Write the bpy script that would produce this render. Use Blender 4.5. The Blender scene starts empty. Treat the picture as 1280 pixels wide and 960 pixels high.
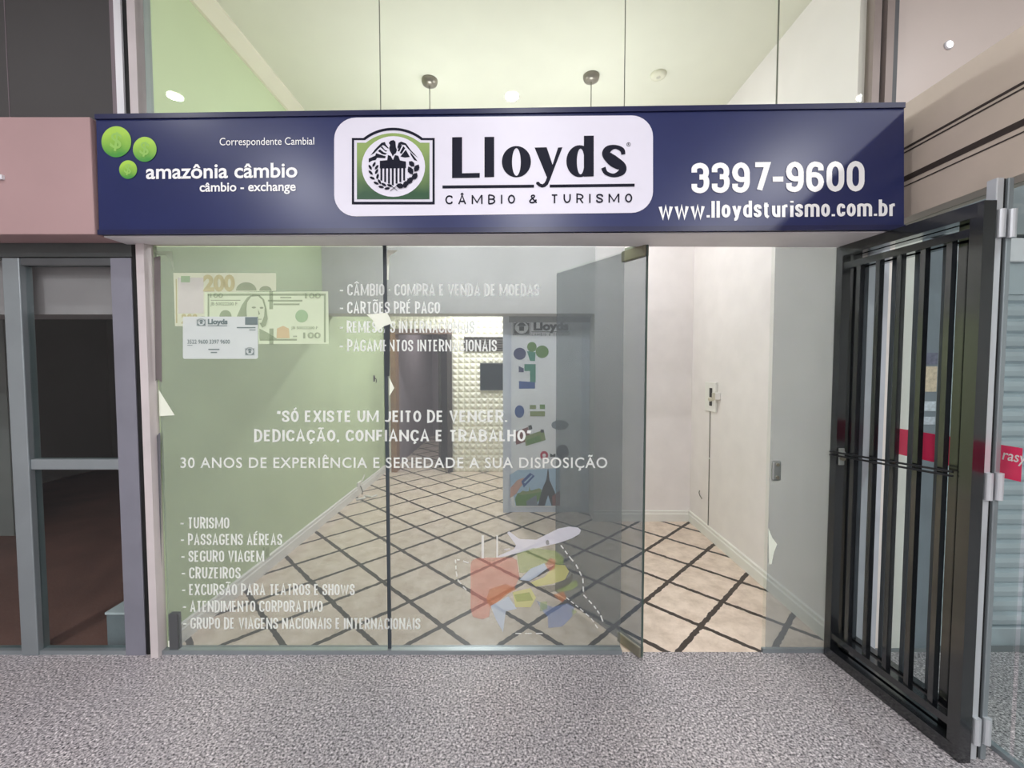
import bpy, bmesh, math, random
from mathutils import Vector, Matrix
random.seed(7)
C = bpy.context.scene
COL = C.collection

# ---------------------------------------------------------------- camera, light, exposure
F_PX, CAM_Y, CAM_Z = 523.0, -2.124, 1.49
PITCH = math.atan(22 / F_PX)
cd = bpy.data.cameras.new('camera'); cam = bpy.data.objects.new('camera', cd); COL.objects.link(cam)
cd.sensor_width = 36; cd.lens = F_PX / 1280 * 36; cd.clip_start = 0.02
cam.location = (0, CAM_Y, CAM_Z); cam.rotation_euler = (math.pi / 2 - PITCH, 0, 0)
C.camera = cam
C.view_settings.view_transform = 'Standard'; C.view_settings.look = 'None'
C.view_settings.gamma = 1; C.view_settings.use_curve_mapping = False
C.view_settings.exposure = 0.0
CORRIDOR_W, GLOBE_E, BACK_W = (12.0, 48.0, 74.0), 66.0, 36.0
w = bpy.data.worlds.new('world'); C.world = w; w.use_nodes = True
w.node_tree.nodes['Background'].inputs[0].default_value = (.9, .95, 1, 1)
w.node_tree.nodes['Background'].inputs[1].default_value = 0.15

# ---------------------------------------------------------------- helpers
_c, _s = math.cos(PITCH), math.sin(PITCH)
def ray(u, v):
    a, b = (u - 640) / F_PX, (480 - v) / F_PX
    return a, _c + b * _s, b * _c - _s
def PY(u, v, Y=0.0, k=0.0):                 # a point of the vertical plane y = Y + k*x
    d = ray(u, v); t = (Y - CAM_Y) / (d[1] - k * d[0])
    return Vector((d[0] * t, CAM_Y + d[1] * t, CAM_Z + d[2] * t))
def PX(u, v, X):
    d = ray(u, v); t = X / d[0]
    return Vector((X, CAM_Y + d[1] * t, CAM_Z + d[2] * t))
def plane_y(Y, k=0.0): return lambda u, v: PY(u, v, Y, k)
def plane_x(X): return lambda u, v: PX(u, v, X)
def XY(u, Y=0.0, v=560): return PY(u, v, Y).x
def ZY(v, Y=0.0, u=640): return PY(u, v, Y).z

def lin(c):
    return tuple(((x / 255) / 12.92 if x / 255 <= .04045 else ((x / 255 + .055) / 1.055) ** 2.4) for x in c)
def new_mat(name):
    m = bpy.data.materials.new(name); m.use_nodes = True
    nt = m.node_tree
    return m, nt, nt.nodes, nt.links
def M(name, rgb, rough=.5, metal=0.0, vary=.06, scale=6.0, bump=0.0, bscale=200.0, spec=.5):
    m, nt, N, L = new_mat(name)
    b = N['Principled BSDF']; b.inputs['Roughness'].default_value = rough; b.inputs['Metallic'].default_value = metal
    b.inputs['Specular IOR Level'].default_value = spec
    c = lin(rgb)
    if vary:
        tc = N.new('ShaderNodeTexCoord'); n = N.new('ShaderNodeTexNoise'); n.inputs['Scale'].default_value = scale; n.inputs['Detail'].default_value = 4
        r = N.new('ShaderNodeValToRGB'); L.new(tc.outputs['Object'], n.inputs['Vector']); L.new(n.outputs['Fac'], r.inputs['Fac'])
        r.color_ramp.elements[0].position = .3; r.color_ramp.elements[1].position = .7
        r.color_ramp.elements[0].color = (*[x * (1 - vary) for x in c], 1); r.color_ramp.elements[1].color = (*[min(1, x * (1 + vary)) for x in c], 1)
        L.new(r.outputs['Color'], b.inputs['Base Color'])
    else:
        b.inputs['Base Color'].default_value = (*c, 1)
    if bump:
        n2 = N.new('ShaderNodeTexNoise'); n2.inputs['Scale'].default_value = bscale
        bp = N.new('ShaderNodeBump'); bp.inputs['Strength'].default_value = bump; bp.inputs['Distance'].default_value = .002
        L.new(n2.outputs['Fac'], bp.inputs['Height']); L.new(bp.outputs['Normal'], b.inputs['Normal'])
    return m
def film(name, rgb, opacity, tint=(1, 1, 1)):         # a see-through layer: part clear, part matt print
    m, nt, N, L = new_mat(name); N.remove(N['Principled BSDF'])
    t = N.new('ShaderNodeBsdfTransparent'); t.inputs[0].default_value = (*tint, 1)
    d = N.new('ShaderNodeBsdfDiffuse'); d.inputs[0].default_value = (*lin(rgb), 1)
    mx = N.new('ShaderNodeMixShader')
    tc = N.new('ShaderNodeTexCoord'); n = N.new('ShaderNodeTexNoise'); n.inputs['Scale'].default_value = 3; n.inputs['Detail'].default_value = 3
    mr = N.new('ShaderNodeMapRange'); mr.inputs['From Min'].default_value = .3; mr.inputs['From Max'].default_value = .7
    mr.inputs['To Min'].default_value = opacity - .02; mr.inputs['To Max'].default_value = min(1, opacity + .02)
    L.new(tc.outputs['Object'], n.inputs['Vector']); L.new(n.outputs['Fac'], mr.inputs['Value']); L.new(mr.outputs[0], mx.inputs[0])
    L.new(t.outputs[0], mx.inputs[1]); L.new(d.outputs[0], mx.inputs[2]); L.new(mx.outputs[0], N['Material Output'].inputs[0])
    return m
def glass(name, tint=(.97, .99, .97), ior=1.5, rough=0.0):
    m, nt, N, L = new_mat(name); N.remove(N['Principled BSDF'])
    t = N.new('ShaderNodeBsdfTransparent'); t.inputs[0].default_value = (*tint, 1)
    g = N.new('ShaderNodeBsdfGlossy'); g.inputs['Roughness'].default_value = rough
    fr = N.new('ShaderNodeFresnel'); fr.inputs[0].default_value = ior
    ge = N.new('ShaderNodeNewGeometry'); s = N.new('ShaderNodeMath'); s.operation = 'SUBTRACT'; s.inputs[0].default_value = 1
    mu = N.new('ShaderNodeMath'); mu.operation = 'MULTIPLY'; mx = N.new('ShaderNodeMixShader')
    L.new(ge.outputs['Backfacing'], s.inputs[1]); L.new(fr.outputs[0], mu.inputs[0]); L.new(s.outputs[0], mu.inputs[1])
    L.new(mu.outputs[0], mx.inputs[0]); L.new(t.outputs[0], mx.inputs[1]); L.new(g.outputs[0], mx.inputs[2])
    L.new(mx.outputs[0], N['Material Output'].inputs[0])
    return m
def emit(name, rgb, e):
    m, nt, N, L = new_mat(name); b = N['Principled BSDF']
    b.inputs['Base Color'].default_value = (*lin(rgb), 1); b.inputs['Emission Color'].default_value = (*lin(rgb), 1); b.inputs['Emission Strength'].default_value = e
    return m

ORG = {}
def org(o): return ORG.get(o.name, Vector((0, 0, 0)))
def props(o, label=None, cat=None, group=None, kind=None):
    if label: o['label'] = label
    if cat: o['category'] = cat
    if group: o['group'] = group
    if kind: o['kind'] = kind
    return o
def root(name, loc, label, cat, group=None, kind=None):
    o = bpy.data.objects.new(name, None); COL.objects.link(o); o.location = loc; o.empty_display_size = .1
    ORG[o.name] = Vector(loc)
    return props(o, label, cat, group, kind)
def link(name, me, mats, parent=None, smooth=False):   # mesh data arrives in world coordinates
    if not isinstance(mats, (list, tuple)): mats = [mats]
    for m in mats: me.materials.append(m)
    o = bpy.data.objects.new(name, me); COL.objects.link(o)
    if parent is not None:
        L = org(parent); me.transform(Matrix.Translation(-L)); o.parent = parent; ORG[o.name] = L
    else:
        xs = [v.co for v in me.vertices]
        L = Vector(((min(v.x for v in xs) + max(v.x for v in xs)) / 2, (min(v.y for v in xs) + max(v.y for v in xs)) / 2, min(v.z for v in xs)))
        me.transform(Matrix.Translation(-L)); o.location = L; ORG[o.name] = L
    if smooth:
        for p in me.polygons: p.use_smooth = True
    return o
class MB:                                              # collects shapes into one mesh
    def __init__(s): s.bm = bmesh.new()
    def box(s, x0, x1, y0, y1, z0, z1, mi=0):
        v = [s.bm.verts.new((x, y, z)) for x in (x0, x1) for y in (y0, y1) for z in (z0, z1)]
        s._hex(v, mi); return s
    def _hex(s, v, mi=0):
        for f in ((0, 1, 3, 2), (4, 6, 7, 5), (0, 4, 5, 1), (2, 3, 7, 6), (0, 2, 6, 4), (1, 5, 7, 3)):
            s.bm.faces.new([v[i] for i in f]).material_index = mi
    def beam(s, p0, p1, wd, ht, mi=0, up=(0, 0, 1)):
        p0, p1, up = Vector(p0), Vector(p1), Vector(up); d = (p1 - p0).normalized()
        if abs(d.dot(up)) > .95: up = Vector((0, 1, 0))
        a = d.cross(up).normalized(); b = a.cross(d).normalized()
        v = [s.bm.verts.new(p + a * (i * wd / 2) + b * (j * ht / 2)) for p in (p0, p1) for i in (-1, 1) for j in (-1, 1)]
        s._hex(v, mi); return s
    def tube(s, pts, r, n=10, mi=0, cap=True):
        pts = [Vector(p) for p in pts]; rings = []
        for i, p in enumerate(pts):
            d = (pts[min(i + 1, len(pts) - 1)] - pts[max(i - 1, 0)]).normalized()
            up = Vector((0, 0, 1)) if abs(d.z) < .9 else Vector((0, 1, 0))
            a = d.cross(up).normalized(); b = a.cross(d).normalized()
            rr = r[i] if isinstance(r, (list, tuple)) else r
            rings.append([s.bm.verts.new(p + a * rr * math.cos(t * 2 * math.pi / n) + b * rr * math.sin(t * 2 * math.pi / n)) for t in range(n)])
        for A, B in zip(rings, rings[1:]):
            for i in range(n): s.bm.faces.new((A[i], A[(i + 1) % n], B[(i + 1) % n], B[i])).material_index = mi
        if cap:
            s.bm.faces.new(rings[0][::-1]).material_index = mi; s.bm.faces.new(rings[-1]).material_index = mi
        return s
    def lathe(s, c, prof, n=32, mi=0, axis='z'):       # prof: (radius, height) pairs
        c = Vector(c); rings = []
        for r, h in prof:
            rg = []
            for i in range(n):
                a = 2 * math.pi * i / n; x, y = r * math.cos(a), r * math.sin(a)
                rg.append(s.bm.verts.new(c + (Vector((x, y, h)) if axis == 'z' else Vector((h, x, y)) if axis == 'x' else Vector((x, h, y)))))
            rings.append(rg)
        for A, B in zip(rings, rings[1:]):
            for i in range(n): s.bm.faces.new((A[i], A[(i + 1) % n], B[(i + 1) % n], B[i])).material_index = mi
        s.bm.faces.new(rings[0]).material_index = mi; s.bm.faces.new(rings[-1]).material_index = mi
        return s
    def prism(s, loop, off, mi=0):                     # closed loop of points pushed along off
        a = [s.bm.verts.new(Vector(p)) for p in loop]; b = [s.bm.verts.new(Vector(p) + Vector(off)) for p in loop]
        n = len(a)
        s.bm.faces.new(a).material_index = mi; s.bm.faces.new(b[::-1]).material_index = mi
        for i in range(n): s.bm.faces.new((a[i], b[i], b[(i + 1) % n], a[(i + 1) % n])).material_index = mi
        return s
    def face(s, pts, mi=0):
        s.bm.faces.new([s.bm.verts.new(Vector(p)) for p in pts]).material_index = mi; return s
    def bev(s, wd, seg=2):
        bmesh.ops.recalc_face_normals(s.bm, faces=s.bm.faces)
        bmesh.ops.bevel(s.bm, geom=list(s.bm.edges), offset=wd, segments=seg, affect='EDGES', profile=.5); return s
    def done(s, name, mats, parent=None, smooth=False):
        bmesh.ops.recalc_face_normals(s.bm, faces=s.bm.faces)
        me = bpy.data.meshes.new(name); s.bm.to_mesh(me); s.bm.free()
        return link(name, me, mats, parent, smooth)
def box(name, x0, x1, y0, y1, z0, z1, mat, parent=None, bevel=0.0):
    b = MB().box(x0, x1, y0, y1, z0, z1)
    if bevel: b.bev(bevel)
    return b.done(name, mat, parent)
def S(o, label, cat=None): return props(o, label, cat or o.name.split('_')[0], None, 'structure')

# flat prints and lettering: drawn in the frame of the photograph, laid on the real plane that carries them
def curve_mesh(cu):
    o = bpy.data.objects.new('tmp', cu); COL.objects.link(o)
    dg = bpy.context.evaluated_depsgraph_get(); me = bpy.data.meshes.new_from_object(o.evaluated_get(dg))
    bpy.data.objects.remove(o); bpy.data.curves.remove(cu); return me
def lay(me, fn, off):
    for v in me.vertices: v.co = fn(v.co.x, -v.co.y) + Vector(off) * (1 + v.co.z)
    me.update()
    n = Vector((0, 0, 0))
    for p in me.polygons: n += p.normal * p.area
    if n.dot(Vector(off)) < 0: me.flip_normals()
OFF_Y = (0, -.0012, 0)
def shape(name, loops, fn, mat, parent, off=OFF_Y, lift=1.0):
    cu = bpy.data.curves.new('s', 'CURVE'); cu.dimensions = '2D'; cu.fill_mode = 'BOTH'
    for lp in loops:
        sp = cu.splines.new('POLY'); sp.points.add(len(lp) - 1); sp.use_cyclic_u = True
        for p, q in zip(sp.points, lp): p.co = (q[0], -q[1], 0, 1)
    me = curve_mesh(cu); lay(me, fn, Vector(off) * lift); me.materials.clear(); me.use_auto_texspace = True
    return link(name, me, mat, parent)
def prints(name, items, fn, parent, off=OFF_Y, lift=1.0):   # one printed piece of several inks: [(loops, material), ...]
    bm = bmesh.new(); mats = []
    for k, (loops, mat) in enumerate(items):
        cu = bpy.data.curves.new('s', 'CURVE'); cu.dimensions = '2D'; cu.fill_mode = 'BOTH'
        for lp in loops:
            sp = cu.splines.new('POLY'); sp.points.add(len(lp) - 1); sp.use_cyclic_u = True
            for p, q in zip(sp.points, lp): p.co = (q[0], -q[1], 0, 1)
        me = curve_mesh(cu); lay(me, fn, Vector(off) * (lift + .06 * k)); me.materials.clear()
        if mat not in mats: mats.append(mat)
        for p in me.polygons: p.material_index = mats.index(mat)
        bm.from_mesh(me); bpy.data.meshes.remove(me)
    me = bpy.data.meshes.new(name); bm.to_mesh(me); bm.free()
    return link(name, me, mats, parent)
def font_mesh(body, offset, spacing, shear):
    cu = bpy.data.curves.new('t', 'FONT'); cu.body = body; cu.size = 1; cu.offset = offset; cu.space_character = spacing; cu.shear = shear
    cu.fill_mode = 'BOTH'; cu.resolution_u = 4
    return curve_mesh(cu)
_m = font_mesh('H', 0, 1, 0); CAP = max(v.co.y for v in _m.vertices); bpy.data.meshes.remove(_m)
def text(body, x0, x1, base, cap, fn, mat, parent, bold=.0, spacing=1.0, shear=0.0, off=OFF_Y, lift=1.0, name='lettering'):
    b0, b1 = base if isinstance(base, tuple) else (base, base)
    me = font_mesh(body, bold, spacing, shear)
    a0 = min(v.co.x for v in me.vertices); a1 = max(v.co.x for v in me.vertices)
    for v in me.vertices:
        t = (v.co.x - a0) / (a1 - a0)
        v.co = Vector((x0 + (x1 - x0) * t, -(b0 + (b1 - b0) * t) + v.co.y * cap / CAP, 0))
    lay(me, fn, Vector(off) * lift); me.materials.clear()
    return link(name, me, mat, parent)
# narrow sans lettering drawn from strokes: points are (x, y[, corner radius]) in a unit box
G_ = {
 'A': (1.1, [[(0, 0), (.5, 1), (1, 0)], [(.17, .28), (.83, .28)]], 0), 'B': (1, [[(0, 0), (0, 1)], [(0, 1), (.95, 1, 1), (.95, .53, 1), (0, .53)], [(0, .53), (1, .53, 1), (1, 0, 1), (0, 0)]], 0),
 'C': (1, [[(1, .74), (1, 1, 2), (0, 1, 2), (0, 0, 2), (1, 0, 2), (1, .26)]], 0), 'D': (1, [[(0, 0), (1, 0, 2), (1, 1, 2), (0, 1)]], 1), 'E': (.85, [[(1, 1), (0, 1), (0, 0), (1, 0)], [(0, .52), (.88, .52)]], 0),
 'F': (.85, [[(1, 1), (0, 1), (0, 0)], [(0, .5), (.88, .5)]], 0), 'G': (1.05, [[(1, .76), (1, 1, 2), (0, 1, 2), (0, 0, 2), (1, 0, 2), (1, .42), (.58, .42)]], 0), 'H': (1, [[(0, 0), (0, 1)], [(1, 0), (1, 1)], [(0, .52), (1, .52)]], 0),
 'I': (0, [[(.5, 0), (.5, 1)]], 0), 'J': (.8, [[(1, 1), (1, 0, 1.5), (0, 0, 1), (0, .12)]], 0), 'L': (.8, [[(0, 1), (0, 0), (1, 0)]], 0), 'M': (1.5, [[(0, 0), (0, 1)], [(1, 0), (1, 1)], [(0.02, 1, 0, .8), (.5, .1), (.98, 1)]], 0), 'N': (1.15, [[(0, 0), (0, 1)], [(1, 0), (1, 1)], [(0, .98, 0, .8), (1, .02)]], 0),
 'O': (1, [[(0, 0, 2), (1, 0, 2), (1, 1, 2), (0, 1, 2)]], 1), 'P': (.95, [[(0, 0), (0, 1), (1, 1, 1.3), (1, .43, 1.3), (0, .43)]], 0), 'R': (1, [[(0, 0), (0, 1), (1, 1, 1.3), (1, .47, 1.3), (0, .47)], [(.5, .47), (1, 0)]], 0),
 'S': (.95, [[(1, .68), (1, 1, 2), (0, 1, 2), (0, .6, 1), (1, .4, 1), (1, 0, 2), (0, 0, 2), (0, .3)]], 0), 'T': (.95, [[(0, 1), (1, 1)], [(.5, 1), (.5, 0)]], 0), 'U': (1, [[(0, 1), (0, 0, 2), (1, 0, 2), (1, 1)]], 0), 'V': (1.1, [[(0, 1), (.5, 0), (1, 1)]], 0),
 'W': (1.6, [[(0, 1), (.25, 0), (.5, .9), (.75, 0), (1, 1)]], 0), 'X': (1.1, [[(0, 0), (1, 1)], [(0, 1), (1, 0)]], 0), 'Z': (.9, [[(0, 1), (1, 1), (0, 0), (1, 0)]], 0), '&': (1.1, [[(1.05, 0), (.2, .74, 1), (.28, 1, 1), (.72, 1, 1), (.7, .72, 1), (0, .36, 1), (0, 0, 1), (.65, 0, 1), (1, .42)]], 0), '-': (.6, [[(0, .42), (1, .42)]], 0), '·': (0, [[(.5, .42), (.5, .56)]], 0), '.': (0, [[(.5, -.08), (.5, .08)]], 0), ',': (0, [[(.6, .08), (.2, -.22)]], 0),
 '“': (.5, [[(.1, .74), (.4, 1.05)], [(.8, .74), (1.1, 1.05)]], 0), '”': (.5, [[(-.1, .74), (.2, 1.05)], [(.6, .74), (.9, 1.05)]], 0), ' ': (.3, [], 0),
 '0': (1, [[(0, 0, 2), (1, 0, 2), (1, 1, 2), (0, 1, 2)]], 1), '3': (1, [[(0, .72), (0, 1, 2), (.97, 1, 2), (.97, .54, 1), (.42, .54)], [(.42, .54), (1, .54, 1), (1, 0, 2), (0, 0, 2), (0, .27)]], 0),
 '6': (1, [[(.98, .74), (.98, 1, 2), (0, 1, 2), (0, 0, 2), (1, 0, 2), (1, .58, 2), (.02, .58, 1), (0, .45)]], 0), '7': (1, [[(0, 1), (1, 1), (.36, 0)]], 0), '9': (1, [[(.02, .26), (.02, 0, 2), (1, 0, 2), (1, 1, 2), (0, 1, 2), (0, .42, 2), (.98, .42, 1), (1, .55)]], 0),
 'w': (1.45, [[(0, .73), (.25, 0), (.5, .73), (.75, 0), (1, .73)]], 0), 'l': (0, [[(.5, 0), (.5, 1)]], 0), 'o': (.9, [[(0, 0, 2), (1, 0, 2), (1, .73, 2), (0, .73, 2)]], 1), 'y': (.95, [[(0, .73), (.5, .02)], [(1, .73), (.42, -.24, 1), (.08, -.24)]], 0),
 'd': (.9, [[(0, 0, 2), (1, 0, 1), (1, .73, 1), (0, .73, 2)], ], 1), 's': (.8, [[(1, .52), (1, .73, 1.5), (0, .73, 1.5), (0, .42, 1), (1, .3, 1), (1, 0, 1.5), (0, 0, 1.5), (0, .2)]], 0), 't': (.72, [[(.3, .95), (.3, 0, 1), (1, 0)], [(-.25, .73), (1, .73)]], 0),
 'u': (.85, [[(0, .73), (0, 0, 2), (1, 0, 2)], [(1, .73), (1, 0)]], 0), 'r': (.66, [[(0, 0), (0, .73)], [(0, .45), (.1, .69, .8), (1.2, .71)]], 0), 'i': (0, [[(.5, 0), (.5, .73)], [(.5, .93), (.5, 1.06)]], 0), 'm': (1.5, [[(0, 0), (0, .73)], [(0, .55), (.0, .73, 1), (.5, .73, 1.5), (.5, 0)], [(.5, .55), (.5, .73, 1), (1, .73, 1.5), (1, 0)]], 0),
 'c': (.85, [[(1, .5), (1, .73, 2), (0, .73, 2), (0, 0, 2), (1, 0, 2), (1, .23)]], 0), 'b': (.9, [[(0, 0, 1), (1, 0, 2), (1, .73, 2), (0, .73, 1)]], 1)}
ACC = {'Á': 'A', 'Â': 'A', 'Ã': 'A', 'É': 'E', 'Ê': 'E', 'Ó': 'O', 'Õ': 'O', 'Ç': 'C'}
def strokes(body, t, W, R, gap):
    out, x = [], 0.0
    for ch in body:
        b = ACC.get(ch, ch); wf, paths, closed = G_[b]; w_ = max(t, wf * W) if b != ' ' else wf * W * 1.35
        f = lambda p: (x + p[0] * w_ if b == '-' else x + t / 2 + p[0] * (w_ - t) if w_ > t else x + t / 2, p[1] if p[1] in (0, 1) and len(p) == 2 and b in 'AHIMNTVXBDEFLPRUdblyhwmurit' and b not in 'EFL' and not (b == 'T' and p[1] == 1 and p[0] != .5) else t / 2 + p[1] * (1 - t))
        ps = [([(*f(p), p[2] if len(p) > 2 else 0) for p in q], closed, t * (q[0][3] if len(q[0]) > 3 else 1)) for q in paths]
        if b == 'd': ps.append(([(x + w_ - t / 2, 0, 0), (x + w_ - t / 2, 1, 0)], 0, t * .8 if ch in 'ÁÉÓÂÊÃÕÇ' else t))
        if b == 'b': ps.append(([(x + t / 2, 0, 0), (x + t / 2, 1, 0)], 0, t * .8 if ch in 'ÁÉÓÂÊÃÕÇ' else t))
        m_ = x + w_ / 2; h = .085
        if ch in 'ÁÉÓ': ps.append(([(m_ - .06, 1.07, 0), (m_ + .1, 1.24, 0)], 0, t * .8 if ch in 'ÁÉÓÂÊÃÕÇ' else t))
        if ch in 'ÂÊ': ps.append(([(m_ - .15, 1.06, 0), (m_, 1.2, 0), (m_ + .15, 1.06, 0)], 0, t * .8 if ch in 'ÁÉÓÂÊÃÕÇ' else t))
        if ch in 'ÃÕ': ps.append(([(m_ - .17, 1.09, 0), (m_ - .08, 1.18, .5), (m_ + .08, 1.1, .5), (m_ + .17, 1.19, 0)], 0, t * .8 if ch in 'ÁÉÓÂÊÃÕÇ' else t))
        if ch == 'Ç': ps.append(([(m_, -.0, 0), (m_ + .06, -.12, 0), (m_ - .06, -.2, 0)], 0, t * .8 if ch in 'ÁÉÓÂÊÃÕÇ' else t))
        for q, c, th_ in ps:
            pts = []
            n = len(q)
            for i, p in enumerate(q):
                if not p[2] or (not c and i in (0, n - 1)): pts.append((p[0], p[1])); continue
                a, d = q[i - 1], q[(i + 1) % n]; r = p[2] * R
                la, ld = math.hypot(a[0] - p[0], a[1] - p[1]), math.hypot(d[0] - p[0], d[1] - p[1])
                ra, rd = min(r, la * .5), min(r, ld * .5)
                A_ = (p[0] + (a[0] - p[0]) * ra / la, p[1] + (a[1] - p[1]) * ra / la); D_ = (p[0] + (d[0] - p[0]) * rd / ld, p[1] + (d[1] - p[1]) * rd / ld)
                for k in range(6):
                    u = k / 5; pts.append(tuple((1 - u) ** 2 * A_[j] * 1 + 2 * u * (1 - u) * (p[j] * .8 + .1 * (A_[j] + D_[j])) + u * u * D_[j] for j in (0, 1)))
            cl = [pts[0]]
            for p in pts[1:]:
                if math.hypot(p[0] - cl[-1][0], p[1] - cl[-1][1]) > 1e-4: cl.append(p)
            if c and math.hypot(cl[0][0] - cl[-1][0], cl[0][1] - cl[-1][1]) < 1e-4: cl.pop()
            out.append((cl, c, th_))
        x += w_ + gap
    return out, x - gap
def stext(body, x0, x1, base, cap, fn, mat, parent, t=.128, W=.40, R=.12, gap=.075, off=OFF_Y, lift=1.0, name='lettering'):
    b0, b1 = base if isinstance(base, tuple) else (base, base)
    st, tw = strokes(body, t, W, R, gap); bm = bmesh.new()
    for si, (pts, closed, th) in enumerate(st):
        n = len(pts); L_, R_ = [], []
        for i, p in enumerate(pts):
            a = pts[i - 1] if (i or closed) else p; d = pts[(i + 1) % n] if (i < n - 1 or closed) else p
            v1 = Vector((p[0] - a[0], p[1] - a[1])); v2 = Vector((d[0] - p[0], d[1] - p[1]))
            if v1.length == 0: v1 = v2
            if v2.length == 0: v2 = v1
            n1 = Vector((-v1.y, v1.x)).normalized(); n2 = Vector((-v2.y, v2.x)).normalized(); mm = (n1 + n2)
            mm = n1 if mm.length < .2 else mm.normalized(); k = min(1.7, 1 / max(.3, mm.dot(n1)))
            L_.append((p[0] + mm.x * th / 2 * k, p[1] + mm.y * th / 2 * k)); R_.append((p[0] - mm.x * th / 2 * k, p[1] - mm.y * th / 2 * k))
        cv = lambda q, qi: bm.verts.new((x0 + (x1 - x0) * q[0] / tw, -(b0 + (b1 - b0) * q[0] / tw) + q[1] * cap, si % 4 * .09 + qi * .006))
        lv, rv = [cv(q, i) for i, q in enumerate(L_)], [cv(q, i) for i, q in enumerate(R_)]
        for i in range(n if closed else n - 1):
            j = (i + 1) % n
            bm.faces.new((lv[i], rv[i], rv[j], lv[j]))
    me = bpy.data.meshes.new(name); bm.to_mesh(me); bm.free(); lay(me, fn, Vector(off) * lift)
    return link(name, me, mat, parent)
def ell(cx, cy, rx, ry=None, n=40, a0=0, a1=360):
    ry = rx if ry is None else ry; full = a1 - a0 == 360
    return [(cx + rx * math.cos(math.radians(a0 + (a1 - a0) * i / (n if full else n - 1))), cy + ry * math.sin(math.radians(a0 + (a1 - a0) * i / (n if full else n - 1)))) for i in range(n)]
def rrect(x0, y0, x1, y1, r, n=8, sk=(0, 0)):          # sk: vertical slip of top and bottom edge at the right end
    out = []
    for cx, cy, a in ((x1 - r, y0 + r, -90), (x1 - r, y1 - r, 0), (x0 + r, y1 - r, 90), (x0 + r, y0 + r, 180)):
        out += [(cx + r * math.cos(math.radians(a + 90 * i / n)), cy + r * math.sin(math.radians(a + 90 * i / n))) for i in range(n + 1)]
    return [(x, y + (x - x0) / (x1 - x0) * (sk[0] + (sk[1] - sk[0]) * (y - y0) / (y1 - y0))) for x, y in out]
def rect(x0, y0, x1, y1): return [(x0, y0), (x1, y0), (x1, y1), (x0, y1)]
def stroke(pts, sub=6):                                # (x, y, width) -> outline of a swelling stroke
    P = []
    for i in range(len(pts) - 1):
        p0, p1, p2, p3 = pts[max(i - 1, 0)], pts[i], pts[i + 1], pts[min(i + 2, len(pts) - 1)]
        for j in range(sub):
            t = j / sub
            P.append(tuple(.5 * (2 * p1[k] + (p2[k] - p0[k]) * t + (2 * p0[k] - 5 * p1[k] + 4 * p2[k] - p3[k]) * t * t + (3 * p1[k] - p0[k] - 3 * p2[k] + p3[k]) * t ** 3) for k in range(3)))
    P.append(pts[-1]); A, B = [], []
    for i, p in enumerate(P):
        q, r = P[max(i - 1, 0)], P[min(i + 1, len(P) - 1)]; dx, dy = r[0] - q[0], r[1] - q[1]; l = math.hypot(dx, dy) or 1
        A.append((p[0] - dy / l * p[2] / 2, p[1] + dx / l * p[2] / 2)); B.append((p[0] + dy / l * p[2] / 2, p[1] - dx / l * p[2] / 2))
    return A + B[::-1]
def mp(loop, ox, oy, sx, sy=None):
    sy = sx if sy is None else sy
    return [(ox + p[0] * sx, oy + p[1] * sy) for p in loop]

# ---------------------------------------------------------------- materials
white_wall = M('white_wall_paint', (240, 234, 232), .6, vary=.03, bump=.1)
green_wall = M('green_wall_paint', (200, 215, 176), .6, vary=.04, scale=2, bump=.1)
ceil_paint = M('cream_ceiling_paint', (226, 226, 210), .7, vary=.02)
beam_paint = M('grey_white_paint', (208, 206, 204), .7, vary=.03)
mauve_wall = M('mauve_hall_paint', (165, 152, 158), .7)
skirting = M('white_skirting', (236, 234, 228), .4, vary=.03)
corr_wall = M('corridor_wall', (206, 203, 200), .7)
grey_wall = M('dark_grey_wall', (70, 68, 68), .7, vary=.05, scale=2)
alu = M('grey_aluminium', (156, 164, 168), .4, .6, vary=.05)
alu_light = M('pale_aluminium', (205, 208, 212), .35, .4, vary=.04)
alu_dark = M('dark_grey_gasket', (88, 90, 92), .5, .2)  # even dark grey for gaskets, clips and small frames
mauve_post = M('mauve_painted_metal', (206, 197, 197), .5)
black_gap = M('black_rubber', (10, 10, 12), .7, vary=0)
white_metal = M('white_metal', (232, 232, 236), .4, vary=.02)
navy = M('navy_vinyl', (30, 40, 90), .3, vary=.06, scale=3)
navy_edge = M('navy_edge', (26, 31, 72), .3, vary=.05)
soffit_m = M('white_soffit', (226, 222, 224), .5, vary=.05)
vinyl_white = M('white_vinyl', (226, 223, 236), .4, vary=.015)
vinyl_ink = M('dark_navy_vinyl', (14, 16, 36), .6, vary=.05, spec=.2)
vinyl_text = M('white_cut_vinyl', (250, 250, 250), .4, vary=0)
glass_clear = glass('clear_glass', (.965, .98, .97), 1.5)
glass_upper = glass('upper_glass', (.97, .985, .96), 1.55)
glass_dark = glass('grey_glass', (.88, .93, .92), 1.5)
film_a = film('perforated_film', (122, 126, 128), .39, (.965, .98, 1))
film_b = film('perforated_grey_film', (138, 144, 147), .50, (.97, .99, 1))
film_c = film('perforated_leaf_film', (96, 106, 118), .54, (.97, .99, 1))
def translucent_white(name, rgb, back):
    m, nt, N, L = new_mat(name); N.remove(N['Principled BSDF'])
    d = N.new('ShaderNodeBsdfDiffuse'); t = N.new('ShaderNodeBsdfTranslucent'); mx = N.new('ShaderNodeMixShader'); mx.inputs[0].default_value = back
    d.inputs[0].default_value = t.inputs[0].default_value = (*lin(rgb), 1)
    L.new(d.outputs[0], mx.inputs[1]); L.new(t.outputs[0], mx.inputs[2]); L.new(mx.outputs[0], N['Material Output'].inputs[0]); return m
letter_film = translucent_white('white_letter_vinyl', (252, 254, 252), .42)
torn = M('torn_white_film', (236, 240, 224), .6, vary=.03)
steel = M('brushed_steel', (178, 182, 178), .3, .8)
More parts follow.
